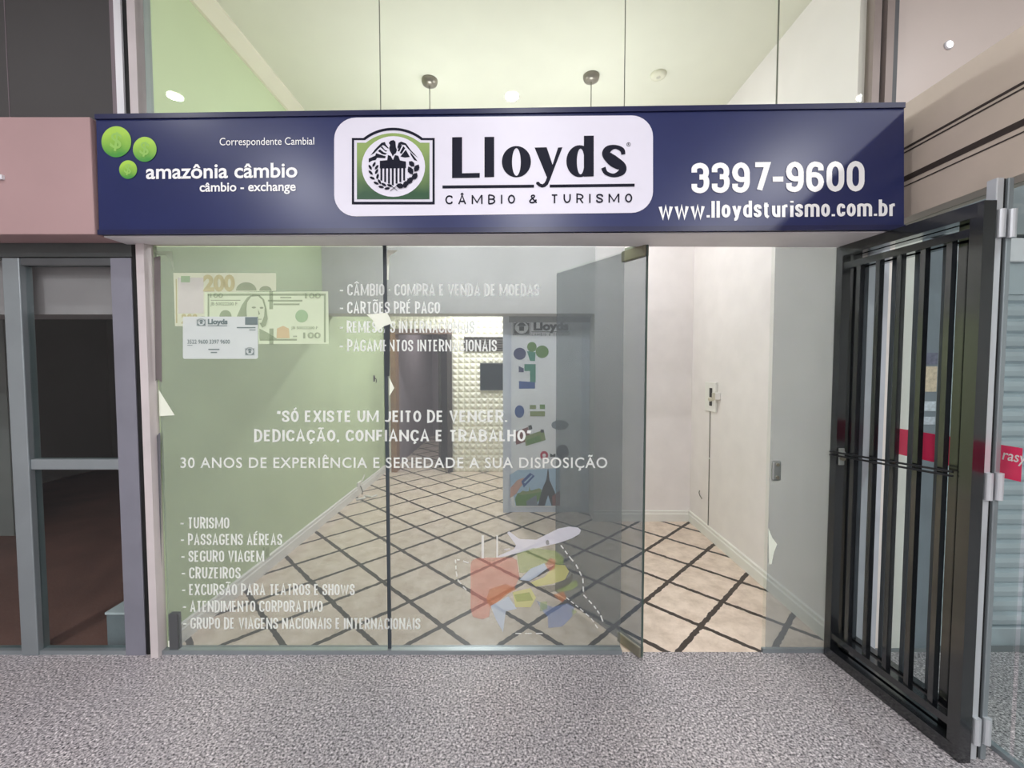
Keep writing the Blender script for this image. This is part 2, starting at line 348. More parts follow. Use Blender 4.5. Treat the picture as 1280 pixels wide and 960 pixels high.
steel_brown = M('worn_steel', (150, 146, 130), .4, .7)
gate_black = M('black_gate_paint', (18, 20, 24), .25, vary=.1, spec=.6)
_b = gate_black.node_tree.nodes['Principled BSDF']; _b.inputs['Coat Weight'].default_value = 1; _b.inputs['Coat IOR'].default_value = 1.5; _b.inputs['Coat Roughness'].default_value = .12
pink_sign = M('dusty_pink_panel', (174, 143, 143), .6, vary=.05, scale=2)
fascia_m = M('beige_cladding', (206, 190, 176), .6, vary=.04)
fascia_gap = M('cladding_groove', (58, 48, 44), .8)
cream_up = M('cream_upper_wall', (216, 204, 196), .35, vary=.03, scale=1.5)
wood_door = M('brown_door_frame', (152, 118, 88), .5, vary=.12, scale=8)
dark_leaf_shaded_jamb = M('dark_door_frame', (70, 62, 60), .5)
red_band = film('red_glass_band', (248, 44, 100), .93)
slat_m = M('galvanised_slat', (190, 200, 206), .4, .25, vary=.05)
plastic_white = M('white_plastic', (240, 238, 232), .4, vary=.02)
plastic_cream = M('cream_plastic', (206, 200, 182), .45, vary=.03)
plastic_black = M('black_plastic', (18, 18, 20), .4, vary=0)
lamp_grey = M('brushed_nickel', (140, 134, 124), .35, .6)
cable_grey = M('grey_cable', (120, 116, 110), .6)
brown_floor_m = M('brown_shop_floor', (136, 92, 82), .5, vary=.15, scale=3)
brown_wall_m = M('dark_brown_wall', (66, 58, 58), .8, vary=.1, scale=2)
tile_white = M('white_relief_tile', (238, 234, 218), .45, vary=.02)
panel_paint = M('pale_blue_panel', (218, 224, 236), .5, vary=.03)

def granite():
    m, nt, N, L = new_mat('grey_granite'); b = N['Principled BSDF']; b.inputs['Roughness'].default_value = .42
    tc = N.new('ShaderNodeTexCoord')
    n = N.new('ShaderNodeTexNoise'); n.inputs['Scale'].default_value = 108; n.inputs['Detail'].default_value = 3; n.inputs['Roughness'].default_value = .65
    v = N.new('ShaderNodeTexVoronoi'); v.inputs['Scale'].default_value = 150
    big = N.new('ShaderNodeTexNoise'); big.inputs['Scale'].default_value = 1.6; big.inputs['Detail'].default_value = 3
    for q in (n, v, big): L.new(tc.outputs['Object'], q.inputs['Vector'])
    r = N.new('ShaderNodeValToRGB'); e = r.color_ramp.elements
    e[0].position = .36; e[0].color = (*lin((50, 48, 52)), 1); e[1].position = .63; e[1].color = (*lin((236, 232, 232)), 1)
    x = r.color_ramp.elements.new(.46); x.color = (*lin((158, 154, 156)), 1)
    x = r.color_ramp.elements.new(.55); x.color = (*lin((190, 184, 184)), 1)
    L.new(n.outputs['Fac'], r.inputs['Fac'])
    r2 = N.new('ShaderNodeValToRGB'); r2.color_ramp.elements[0].color = (.5, .49, .5, 1); r2.color_ramp.elements[1].color = (1.12, 1.1, 1.1, 1)
    L.new(v.outputs['Color'], r2.inputs['Fac'])
    mx = N.new('ShaderNodeMixRGB'); mx.blend_type = 'MULTIPLY'; mx.inputs[0].default_value = .8; L.new(r.outputs[0], mx.inputs[1]); L.new(r2.outputs[0], mx.inputs[2])
    r3 = N.new('ShaderNodeValToRGB'); r3.color_ramp.elements[0].position = .3; r3.color_ramp.elements[1].position = .7
    r3.color_ramp.elements[0].color = (.92, .92, .95, 1); r3.color_ramp.elements[1].color = (1.12, 1.1, 1.1, 1); L.new(big.outputs['Fac'], r3.inputs['Fac'])
    m2 = N.new('ShaderNodeMixRGB'); m2.blend_type = 'MULTIPLY'; m2.inputs[0].default_value = 1; L.new(mx.outputs[0], m2.inputs[1]); L.new(r3.outputs[0], m2.inputs[2])
    L.new(m2.outputs[0], b.inputs['Base Color']); return m
def diamond_tile():
    m, nt, N, L = new_mat('diagonal_tile'); b = N['Principled BSDF']
    def math_(op, *a):
        n = N.new('ShaderNodeMath'); n.operation = op
        for i, q in enumerate(a):
            if isinstance(q, (int, float)): n.inputs[i].default_value = q
            else: L.new(q, n.inputs[i])
        return n.outputs[0]
    g = N.new('ShaderNodeNewGeometry'); sp = N.new('ShaderNodeSeparateXYZ'); L.new(g.outputs['Position'], sp.inputs[0])
    nz = N.new('ShaderNodeTexNoise'); nz.inputs['Scale'].default_value = 28; nz.inputs['Detail'].default_value = 3; L.new(g.outputs['Position'], nz.inputs['Vector'])
    wob = math_('MULTIPLY', math_('SUBTRACT', nz.outputs['Fac'], .5), .022)
    u = math_('DIVIDE', math_('ADD', sp.outputs[0], sp.outputs[1]), 1.41421356)
    v = math_('DIVIDE', math_('SUBTRACT', sp.outputs[0], sp.outputs[1]), 1.41421356)
    P = .35
    def dist(q, o):
        f = math_('FRACT', math_('DIVIDE', math_('ADD', q, 10 * P - o), P))
        return math_('MULTIPLY', math_('SUBTRACT', .5, math_('ABSOLUTE', math_('SUBTRACT', f, .5))), P)
    d = math_('ADD', math_('MINIMUM', dist(u, .222), dist(v, .262)), wob)
    line = math_('LESS_THAN', d, .0148)
    n2 = N.new('ShaderNodeTexNoise'); n2.inputs['Scale'].default_value = 9; n2.inputs['Detail'].default_value = 6; n2.inputs['Roughness'].default_value = .7
    L.new(g.outputs['Position'], n2.inputs['Vector'])
    r = N.new('ShaderNodeValToRGB'); e = r.color_ramp.elements; e[0].position = .3; e[0].color = (*lin((206, 186, 168)), 1); e[1].position = .62; e[1].color = (*lin((238, 220, 204)), 1)
    L.new(n2.outputs['Fac'], r.inputs[0])
    n3 = N.new('ShaderNodeTexNoise'); n3.inputs['Scale'].default_value = 60; L.new(g.outputs['Position'], n3.inputs['Vector'])
    r2 = N.new('ShaderNodeValToRGB'); r2.color_ramp.elements[0].color = (*lin((38, 32, 29)), 1); r2.color_ramp.elements[1].color = (*lin((74, 64, 58)), 1); L.new(n3.outputs['Fac'], r2.inputs[0])
    mx = N.new('ShaderNodeMixRGB'); L.new(line, mx.inputs[0]); L.new(r.outputs[0], mx.inputs[1]); L.new(r2.outputs[0], mx.inputs[2])
    L.new(mx.outputs[0], b.inputs['Base Color']); b.inputs['Roughness'].default_value = .38
    bp = N.new('ShaderNodeBump'); bp.inputs['Strength'].default_value = .5; bp.inputs['Distance'].default_value = .004; bp.invert = True
    L.new(line, bp.inputs['Height']); L.new(bp.outputs[0], b.inputs['Normal']); return m
def printed_gradient(name, lo, hi, axis=2):
    m, nt, N, L = new_mat(name); b = N['Principled BSDF']; b.inputs['Roughness'].default_value = .4
    tc = N.new('ShaderNodeTexCoord'); sp = N.new('ShaderNodeSeparateXYZ'); L.new(tc.outputs['Generated'], sp.inputs[0])
    n = N.new('ShaderNodeTexNoise'); n.inputs['Scale'].default_value = 2.5; L.new(tc.outputs['Generated'], n.inputs['Vector'])
    a = N.new('ShaderNodeMath'); a.operation = 'MULTIPLY_ADD'; a.inputs[1].default_value = .35; L.new(n.outputs['Fac'], a.inputs[0]); L.new(sp.outputs[axis], a.inputs[2])
    r = N.new('ShaderNodeValToRGB'); r.color_ramp.elements[0].position = .25; r.color_ramp.elements[1].position = .95
    r.color_ramp.elements[0].color = (*lin(lo), 1); r.color_ramp.elements[1].color = (*lin(hi), 1)
    L.new(a.outputs[0], r.inputs[0]); L.new(r.outputs[0], b.inputs['Base Color']); return m
granite_m = granite(); tile_m = diamond_tile()
green_print = printed_gradient('emblem_green', (22, 74, 40), (140, 165, 92))
globe_print = printed_gradient('globe_green', (70, 150, 58), (170, 214, 78))

# ---------------------------------------------------------------- shell
LX, RX, CEIL, JUT = -1.792, 1.715, 3.58, 1.858      # the shop's inner faces
HEAD = 2.098
S(box('floor', -6, 6, -6.5, 0.0, -.12, 0, granite_m), 'speckled grey granite floor of the corridor', 'floor')
S(box('floor_shop', LX - .04, RX + .04, 0.0, 7.2, -.12, 0, tile_m), 'cream tile floor laid diagonally with dark joints inside the shop', 'floor')
S(box('ceiling', LX, RX, .02, 3.9, CEIL, CEIL + .1, ceil_paint), 'cream ceiling inside the shop', 'ceiling')
S(box('wall_left', LX - .08, LX, .012, 3.75, 0, CEIL, green_wall), 'light green side wall inside the shop', 'wall')
S(box('wall_right', RX, RX + .08, .012, JUT, 0, CEIL, white_wall), 'white side wall by the open entrance', 'wall')
S(box('wall_jut', .785, RX, JUT, 2.1, 0, CEIL, white_wall), 'white wall jutting into the shop right of the poster door', 'wall')
S(box('wall_bulkhead', LX, .785, JUT, 2.1, 1.99, CEIL, beam_paint), 'grey white bulkhead across the shop above the back opening', 'wall')
S(box('wall_inner', .785, RX, 2.1, 3.75, 0, 2.6, white_wall), 'wall of the small room behind the poster door', 'wall')
S(box('wall_inner_side', -.09, -.02, 2.16, 3.75, 0, 2.6, white_wall), 'side wall of the small room behind the poster door', 'wall')
S(box('ceiling_back', LX, .785, 2.1, 3.75, 2.6, 2.7, ceil_paint), 'low ceiling over the back of the shop', 'ceiling')
# crown moulding of the green wall
mo = MB().prism([(LX, .02, CEIL), (LX + .10, .02, CEIL), (LX + .10, .02, CEIL - .012), (LX + .02, .02, CEIL - .06), (LX, .02, CEIL - .06)], (0, JUT - .02, 0))
S(mo.done('trim_1', M('cream_moulding', (232, 228, 208), .5, vary=.02)), 'cream crown moulding above the green wall', 'trim')
def baseboard(name, prof, off, label):
    return S(MB().prism(prof, off).done(name, skirting), label, 'baseboard')
def bb_x(X, s, y): return [(X, y, 0), (X + s * .018, y, 0), (X + s * .018, y, .07), (X + s * .012, y, .078), (X + s * .012, y, .098), (X, y, .105)]
baseboard('baseboard_left', bb_x(LX, 1, .03), (0, 3.70, 0), 'white stepped skirting along the green wall')
baseboard('baseboard_right', bb_x(RX, -1, .02), (0, JUT - .02, 0), 'white stepped skirting along the right white wall')
baseboard('baseboard_back', [(.785, JUT, 0), (.785, JUT - .018, 0), (.785, JUT - .018, .07), (.785, JUT - .012, .078), (.785, JUT - .012, .098), (.785, JUT, .105)], (RX - .785 - .018, 0, 0), 'white skirting along the jutting wall')
# back wall: door opening, relief tiles
BY = 3.75
dx0, dx1, dz = -1.64, -.86, PY(530, 416, BY).z
S(MB().box(LX - .2, dx0, BY, BY + .1, 0, 2.6).box(dx1, .8, BY, BY + .1, 0, 2.6).box(dx0, dx1, BY, BY + .1, dz, 2.6).done('wall_back', white_wall), 'back wall of the shop', 'wall')
P = .0815
def relief(name, x0, x1, z0, z1, label):
    bm = MB(); nx = max(1, round((x1 - x0) / P)); nz = max(1, round((z1 - z0) / P)); ax, az = (x1 - x0) / nx, (z1 - z0) / nz
    for i in range(nx):
        for j in range(nz):
            x, z = x0 + i * ax, z0 + j * az; q = [(x, BY - .004, z), (x + ax, BY - .004, z), (x + ax, BY - .004, z + az), (x, BY - .004, z + az)]
            ap = (x + ax * .5, BY - .03, z + az * .5)
            for k in range(4): bm.face([q[k], q[(k + 1) % 4], ap])
    o = bm.done(name, tile_white); return S(o, label, 'wall')
relief('wall_relief', dx1 + .02, -.092, 0, 2.58, 'white pyramid relief tiles covering the back wall beside the door')
relief('wall_relief_above', dx0 - .06, dx1 + .02, dz + .03, 2.58, 'white pyramid relief tiles above the brown door frame')
d2 = root('door_2', ((dx0 + dx1) / 2, BY, 0), 'brown framed doorway in the back wall open to a dim hall', 'door', None, 'structure')
MB().box(dx0 - .055, dx0 + .02, BY - .045, BY + .12, 0, dz + .05).done('door_frame', wood_door, d2)
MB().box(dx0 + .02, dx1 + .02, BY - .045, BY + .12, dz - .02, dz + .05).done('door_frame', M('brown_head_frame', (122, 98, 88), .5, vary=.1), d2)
MB().box(dx1 - .045, dx1 + .02, BY - .045, BY + .12, 0, dz - .02).done('door_frame', dark_leaf_shaded_jamb, d2)  # right jamb of the brown frame, its shade put into the darker colour
S(box('trim_2', dx0 - .135, dx0 - .06, BY - .03, BY, 0, 1.99, skirting), 'white casing left of the brown door frame', 'trim')
hx = -1.72
S(MB().box(hx - .1, hx, BY + .1, 7.0, 0, 2.5).box(-.55, -.45, BY + .1, 7.0, 0, 2.5).box(hx, -.55, 6.9, 7, 0, 2.5).done('wall_hall', mauve_wall), 'mauve grey walls of the hall behind the back door', 'wall')
S(box('ceiling_hall', hx - .1, -.45, BY + .1, 7.0, 2.5, 2.6, mauve_wall), 'ceiling of the hall behind the back door', 'ceiling')
# the hall's side door standing ajar
pan = PY(553, 470, BY + .5)
S(box('door_3', pan.x - .02, pan.x + .02, BY + .25, BY + .95, .0, 1.93, dark_leaf_shaded_jamb), 'dark door leaf folded back in the hall', 'door')
# dark louvre and dark pane in the tiled wall
a, b = PY(580, 421, BY - .03), PY(629, 439, BY - .03)
v = root('louvre_vent', (a.x + .16, BY - .03, b.z), 'dark grey horizontal louvre vent set high in the white relief tiles', 'vent')
grille = M('grey_louvre', (104, 98, 94), .6)
box('vent_frame', a.x, -.094, BY - .034, BY - .005, b.z, a.z, M('vent_recess', (66, 60, 58), .7), v)
for i in range(6):
    z = b.z + (a.z - b.z) * (i + .5) / 6
    MB().beam((a.x + .005, BY - .044, z), (-.096, BY - .044, z), .022, .006, up=(0, .5, 1)).done('slat', grille, v)
a, b = PY(600, 455, BY - .03), PY(629, 487, BY - .03)
v = root('window_8', (a.x + .1, BY - .03, b.z), 'dark little service window in the relief tiled wall', 'window', None, 'structure')
MB().box(a.x, a.x + .012, BY - .045, BY - .01, b.z, a.z).box(-.105, -.093, BY - .045, BY - .01, b.z, a.z).box(a.x, -.093, BY - .045, BY - .01, a.z, a.z + .012).box(a.x, -.093, BY - .045, BY - .01, b.z - .012, b.z).done('window_frame', alu_dark, v)
box('pane', a.x + .01, -.1, BY - .036, BY - .03, b.z, a.z, M('dark_pane', (26, 36, 42), .15, vary=.05), v)
# poster door under the bulkhead
d = root('door_4', (.35, 2.1, 0), 'pale blue white door panel under the bulkhead carrying the travel poster', 'door', None, 'structure')
box('door_panel', -.03, .783, 2.1, 2.155, .0, 1.93, panel_paint, d)
MB().box(-.092, -.03, 2.085, 2.16, 0, 1.99).done('door_frame', panel_paint, d)
MB().box(-.03, .784, 2.085, 2.16, 1.93, 1.99).done('door_frame', M('grey_head_trim', (150, 154, 156), .5), d)

# ---------------------------------------------------------------- corridor shell, mostly behind the camera
S(box('ceiling_corridor', -6, 6, -6.5, 0.0, 3.69, 3.8, M('white_corridor_ceiling', (226, 224, 222), .7, vary=.02)), 'white corridor ceiling over the shop fronts', 'ceiling')
S(box('wall_corridor_back', -6, 6, -6.6, -6.5, 0, 3.69, corr_wall), 'far side wall of the corridor', 'wall')
S(box('wall_corridor_left', -6.1, -6, -6.5, 0.2, 0, 3.69, corr_wall), 'end wall of the corridor on one side', 'wall')
S(box('wall_corridor_right', 6, 6.1, -6.5, 0.2, 0, 3.69, corr_wall), 'end wall of the corridor on the other side', 'wall')

# ---------------------------------------------------------------- storefront frame
fx = {k: XY(v) for k, v in dict(gap0=178, gap1=188.5, post1=199, seam=484, pane1=778, open1=959).items()}
S(box('trim_3', fx['gap1'], fx['post1'] - .004, -.045, .012, 0, 3.69, mauve_post), 'slim mauve grey post at the left end of the shop front', 'trim')
S(box('trim_4', fx['gap0'], fx['gap1'], -.02, .05, 0, 3.69, black_gap), 'black gap strip between the two shop fronts', 'trim')
S(box('trim_5', XY(180, 0, 70) + .03, LX + .012, -.03, .012, 2.6, 3.69, alu), 'grey upright of the upper glazing at its left end', 'trim')
S(box('trim_6', fx['gap0'] - .035, fx['gap0'], -.03, .05, 2.55, 3.69, white_metal), 'white upright strip above the pink fascia', 'trim')
S(box('trim_7', fx['post1'] - .02, RX + .1, -.02, .02, HEAD, HEAD + .05, mauve_post), 'head bar above the glass front', 'trim')
S(MB().box(fx['post1'] - .004, fx['pane1'] + .004, -.022, .022, 0, .022).done('trim_8', alu), 'grey bottom track under the fixed glass panes', 'trim')
ux = XY(1084, 0, 70)
S(MB().box(ux, ux + .035, -.035, .012, 2.6, 3.69).box(ux + .05, ux + .085, -.05, .012, 2.6, 3.69).done('trim_9', M('brown_grey_upright', (150, 138, 132), .45, .2)), 'brown grey uprights of the upper glazing at its right end', 'trim')
S(MB().box(ux + .035, ux + .05, -.02, .012, 2.6, 3.69).box(ux + .085, ux + .105, -.05, .02, 2.6, 3.69).done('trim_10', alu_dark), 'dark gaskets beside the right upper uprights', 'trim')

# upper glazing: four panes
jx = [LX + .012, XY(475, 0, 70), XY(781, 0, 70), XY(972, 0, 70), ux]
for i in range(4):
    r_ = root('window_%d' % (4 + i), ((jx[i] + jx[i + 1]) / 2, 0, 2.6), ['upper glass pane above the green wall end of the sign', 'upper glass pane above the white sign panel', 'upper glass pane above the phone number', 'narrow upper glass pane at the beige wall'][i], 'window', None, 'structure')
    box('pane', jx[i] + .0012, jx[i + 1] - .0012, -.004, .004, HEAD + .05, 3.69, glass_upper, r_)
    if i: box('seal', jx[i] - .0012, jx[i] + .0012, -.005, .005, HEAD + .05, 3.69, M('seal_grey', (120, 122, 108), .6, vary=0), r_)

# lower panes: glass, perforated film, torn bits
F0 = plane_y(-.0055)
def pane(name, x0, x1, label, fm, fx0=None, fx1=None, z0=.02):
    r_ = root(name, ((x0 + x1) / 2, 0, 0), label, 'window', None, 'structure')
    box('pane', x0, x1, -.004, .004, z0, HEAD, glass_clear, r_)
    f = MB().face([(fx0 or x0, -.0055, z0 + .01), (fx1 or x1, -.0055, z0 + .01), (fx1 or x1, -.0055, HEAD - .012), (fx0 or x0, -.0055, HEAD - .012)]).done('perforated_film', fm, r_)
    return r_
W1 = pane('window_1', fx['post1'], fx['seam'] - .009, 'fixed glass pane with bank note prints in front of the green wall', film_a, XY(203), fx['seam'] - .010)
W2 = pane('window_2', fx['seam'] + .009, fx['pane1'], 'fixed glass pane with the airplane and suitcase print', film_a, fx['seam'] + .010, fx['pane1'] - .002)
W3 = pane('window_3', fx['open1'], RX + .002, 'narrow grey filmed glass pane right of the open entrance', film_b, fx['open1'] + .012, RX, .003)
box('bottom_clip', fx['open1'], RX, -.008, .008, 0, .022, alu, W3)
# seam between panes 1 and 2
MB().box(fx['seam'] - .0085, fx['seam'] + .0085, -.006, .006, .02, HEAD).done('silicone_seam', M('dark_seam', (58, 66, 72), .5), W2)
shape('torn_film', [[(481, 402), (488, 400), (487, 470), (482, 470)]], F0, M('dark_seam_film', (52, 58, 62), .7), W2, lift=2)  # dark strip along the pane joint
shape('torn_film', [[(458, 393), (484, 391), (491, 404), (480, 408), (472, 414), (466, 400)]], F0, torn, W2, lift=2.4)
shape('torn_film', [[(487, 472), (493, 485), (487, 495)]], F0, torn, W2, lift=2.4)
shape('torn_film', [[(484, 313), (498, 313), (487, 320), (486, 350), (484, 350)]], F0, torn, W2, lift=2.4)
shape('torn_film', [[(199, 487), (219, 519), (200, 520)]], F0, torn, W1, lift=2.4)
shape('torn_film', [[(194, 314), (216, 314), (218, 340), (214, 326), (208, 319), (197, 319)]], F0, film('clear_flap', (180, 190, 170), .5), W1, lift=2)
shape('torn_film', [[(193, 322), (201, 320), (203, 478), (198, 474), (195, 476)]], F0, M('grey_peeling_strip', (112, 104, 104), .7), W1, lift=2)
shape('torn_film', [[(196, 545), (201, 540), (203, 800), (199, 806), (199, 700)]], F0, M('grey_peeling_strip_low', (104, 104, 110), .7), W1, lift=2)
shape('torn_film', [[(960, 660), (965, 672), (971, 680), (967, 690), (964, 705), (961, 705)]], F0, torn, W3, lift=2.4)
box('corner_clip', XY(206), XY(217), -.014, .012, .022, ZY(766), alu_dark, W1)
shape('torn_film', [[(211, 800), (222, 802), (222, 808), (211, 808)]], F0, torn, W1, lift=4)
# lock strike on window 3
lk = PY(968.5, 588)
MB().box(lk.x - .022, lk.x + .024, -.016, -.004, lk.z - .05, lk.z + .05).bev(.008, 3).done('strike_plate', steel, W3)
for dz_ in (-.032, .032):
    MB().lathe((lk.x + .004, -.02, lk.z + dz_), [(.009, 0), (.009, .006)], 12, axis='y').done('screw', steel_brown, W3)

# ---------------------------------------------------------------- open glass door leaf
hp, fp = Vector((.662, -.054, 0)), Vector((.288, .56, 0)); du = (fp - hp).normalized()
D1 = root('door_1', (hp.x, hp.y, 0), 'open frameless glass door leaf swung into the shop', 'door', None, 'structure')
n_ = Vector((-du.y, du.x, 0))
MB().beam(hp + Vector((0, 0, (.012 + HEAD - .01) / 2)), fp + Vector((0, 0, (.012 + HEAD - .01) / 2)), .009, HEAD - .022).done('leaf', glass_clear, D1)
q0, q1 = hp + n_ * .006, fp + n_ * .006
MB().face([q0 + Vector((0, 0, .02)), q1 + Vector((0, 0, .02)), q1 + Vector((0, 0, HEAD - .02)), q0 + Vector((0, 0, HEAD - .02))]).done('perforated_film', film_c, D1)
MB().beam(hp + Vector((0, 0, (.012 + HEAD - .01) / 2)) - du * .002, hp + du * .004 + Vector((0, 0, (.012 + HEAD - .01) / 2)), .0095, HEAD - .022).done('leaf_edge', M('green_glass_edge', (84, 100, 92), .3), D1)
for z, nm in ((.035, 'bottom_patch'), (HEAD - .04, 'top_patch')):
    MB().beam(hp + Vector((0, 0, z)) + du * .002, hp + du * .16 + Vector((0, 0, z)), .03, .055).bev(.005, 2).done(nm, steel_brown, D1)
for z in (.035, HEAD - .04):
    for t in (.04, .12):
        MB().tube([hp + du * t + Vector((0, 0, z)) - n_ * .016, hp + du * t + Vector((0, 0, z)) - n_ * .02], .008).done('screw', steel, D1)
MB().tube([hp + du * .065 + Vector((0, 0, 0)), hp + du * .065 + Vector((0, 0, .012))], .012).done('floor_pivot', steel, D1)
MB().beam(hp + du * .02 + Vector((0, 0, HEAD - .006)), hp + du * .14 + Vector((0, 0, HEAD - .006)), .02, .012).done('top_pivot', steel, D1)

# ---------------------------------------------------------------- the sign
SY, SK = -.213, -.0314
FS = plane_y(SY, SK)
A = [FS(120, 144.5), FS(1130, 130), FS(1130, 287), FS(124, 293)]
SG = root('shop_sign', ((A[0].x + A[1].x) / 2, -.1, 2.09), 'long navy blue shop sign box with white Lloyds panel over the entrance', 'sign')
bk = [Vector((p.x + 0, -.024, p.z)) for i, p in enumerate(A)]
t_ = Vector((0, .012, 0))
bm = MB(); vs = [bm.bm.verts.new(p) for p in (A[0], A[3], A[1], A[2], bk[0], bk[3], bk[1], bk[2])]
bm._hex([vs[0], vs[4], vs[1], vs[5], vs[2], vs[6], vs[3], vs[7]]); bm.done('sign_box', navy, SG)
for i, j, n in ((0, 1, 'top_edge'), (3, 2, 'bottom_edge')):
    dz_ = -.008 if i == 0 else .008
    MB().beam(A[i] + Vector((0, -.004, dz_)), A[j] + Vector((0, -.004, dz_)), .008, .022).done(n, navy_edge, SG)
MB().prism([A[3] + Vector((.01, .012, -.003)), A[2] + Vector((-.01, .012, -.003)), bk[2] + Vector((-.01, 0, -.003)), bk[3] + Vector((.01, 0, -.003))], (0, 0, -.006)).done('soffit', soffit_m, SG)
shape('white_panel', [rrect(418, 147.5, 816, 271, 27, sk=(-3, -5))], FS, vinyl_white, SG, lift=2)
# left: three globes, correspondents' lettering
for cx, cy, rx_, ry_ in ((146, 177.5, 18.6, 19.4), (181.5, 187, 14.8, 15.6), (160.7, 212.3, 11.2, 11.6)):
    g_ = shape('green_globe', [ell(cx, cy, rx_, ry_)], FS, globe_print, SG, lift=2)
    dol = font_mesh('$', .01, 1, 0); ys = [q.co.y for q in dol.vertices]; xs = [q.co.x for q in dol.vertices]
    for q in dol.vertices:
        q.co = Vector((cx + ((q.co.x - min(xs)) / (max(xs) - min(xs)) - .5) * rx_ * .8, -(cy - ((q.co.y - min(ys)) / (max(ys) - min(ys)) - .5) * ry_ * 1.25), 0)) if False else q.co
    x0_, x1_, y0_, y1_ = min(xs), max(xs), min(ys), max(ys)
    for q in dol.vertices:
        a_, b_ = (q.co.x - x0_) / (x1_ - x0_) - .5, (q.co.y - y0_) / (y1_ - y0_) - .5
        q.co = Vector((cx + a_ * rx_ * .75 + b_ * 3, -cy + b_ * ry_ * 1.2 - a_ * 3, 0))
    lay(dol, FS, Vector(OFF_Y) * 3); dol.materials.clear(); link('globe_mark', dol, M('pale_green_ink', (150, 200, 96), .4), g_)
text('Correspondente Cambial', 275, 393, (182, 181), 9.2, FS, vinyl_text, SG, .0, lift=2)
text('amazônia câmbio', 183, 372, (223.6, 221.6), 17.6, FS, vinyl_text, SG, .02, lift=2)
text('câmbio - exchange', 250, 370, (239.6, 238.6), 11.0, FS, vinyl_text, SG, .02, lift=2)
# right: phone and web
stext('3397-9600', 864, 1080, (242, 239.5), 38, FS, vinyl_text, SG, .17, .54, .13, .075, lift=2)
stext('www.lloydsturismo.com.br', 823, 1119, (273, 270.3), 20.8, FS, vinyl_text, SG, .17, .5, .12, .085, lift=2)
# centre: the name
def glyphs(ox, oy, s):
    m_ = lambda lp: mp(lp, ox, oy, s)
    L_ = [m_([(78, 62), (142, 61), (142, 292), (255, 290), (255, 320), (78, 323)])]
    l_ = [m_([(285, 60), (347, 59), (347, 316), (285, 318)])]
    o_ = [m_(ell(489, 218, 93, 100)), m_(ell(489, 220, 28, 88))]
    y_ = [m_([(605, 128), (682, 126), (720, 238), (755, 128), (783, 126), (728, 268), (703, 335), (690, 364), (672, 380), (652, 384), (632, 376), (614, 360), (617, 348), (632, 346), (642, 358), (656, 362), (668, 354), (676, 340), (684, 318)])]
    d_ = [m_(ell(893, 215, 85, 102)), m_(ell(899, 217, 24, 82))]
    d2_ = [m_([(920, 53), (983, 52), (983, 312), (920, 314)])]
    s_ = [m_(stroke([(1172, 172, 26), (1163, 142, 30), (1120, 124, 26), (1076, 138, 44), (1064, 172, 56), (1108, 214, 72), (1160, 250, 60), (1160, 284, 44), (1112, 306, 24), (1062, 290, 26), (1044, 256, 30)]))]
    return [L_, l_, o_, y_, d_, d2_, s_]
prints('lettering', [(g, vinyl_ink) for g in glyphs(550, 160, .1953)], FS, SG, lift=3)
S1 = [o for o in SG.children if o.name.startswith('lettering')][-1]
shape('rule_line', [[(553.2, 232.3), (667.5, 231.3), (667.5, 235), (553.2, 236)]], FS, vinyl_ink, SG, lift=3)
shape('rule_line', [[(687, 231.2), (793, 230), (793, 233.7), (687, 234.9)]], FS, vinyl_ink, SG, lift=3)
stext('CÂMBIO & TURISMO', 556.8, 790, (255.8, 253.6), 11.2, FS, vinyl_ink, SG, .165, .82, .36, .62, lift=3)
prints('registered_mark', [([ell(785.5, 181, 2.6), ell(785.5, 181, 2.1)], vinyl_ink)], FS, SG, lift=3)
text('R', 784.5, 786.7, 182.2, 2.6, FS, vinyl_ink, SG, .02, lift=3)

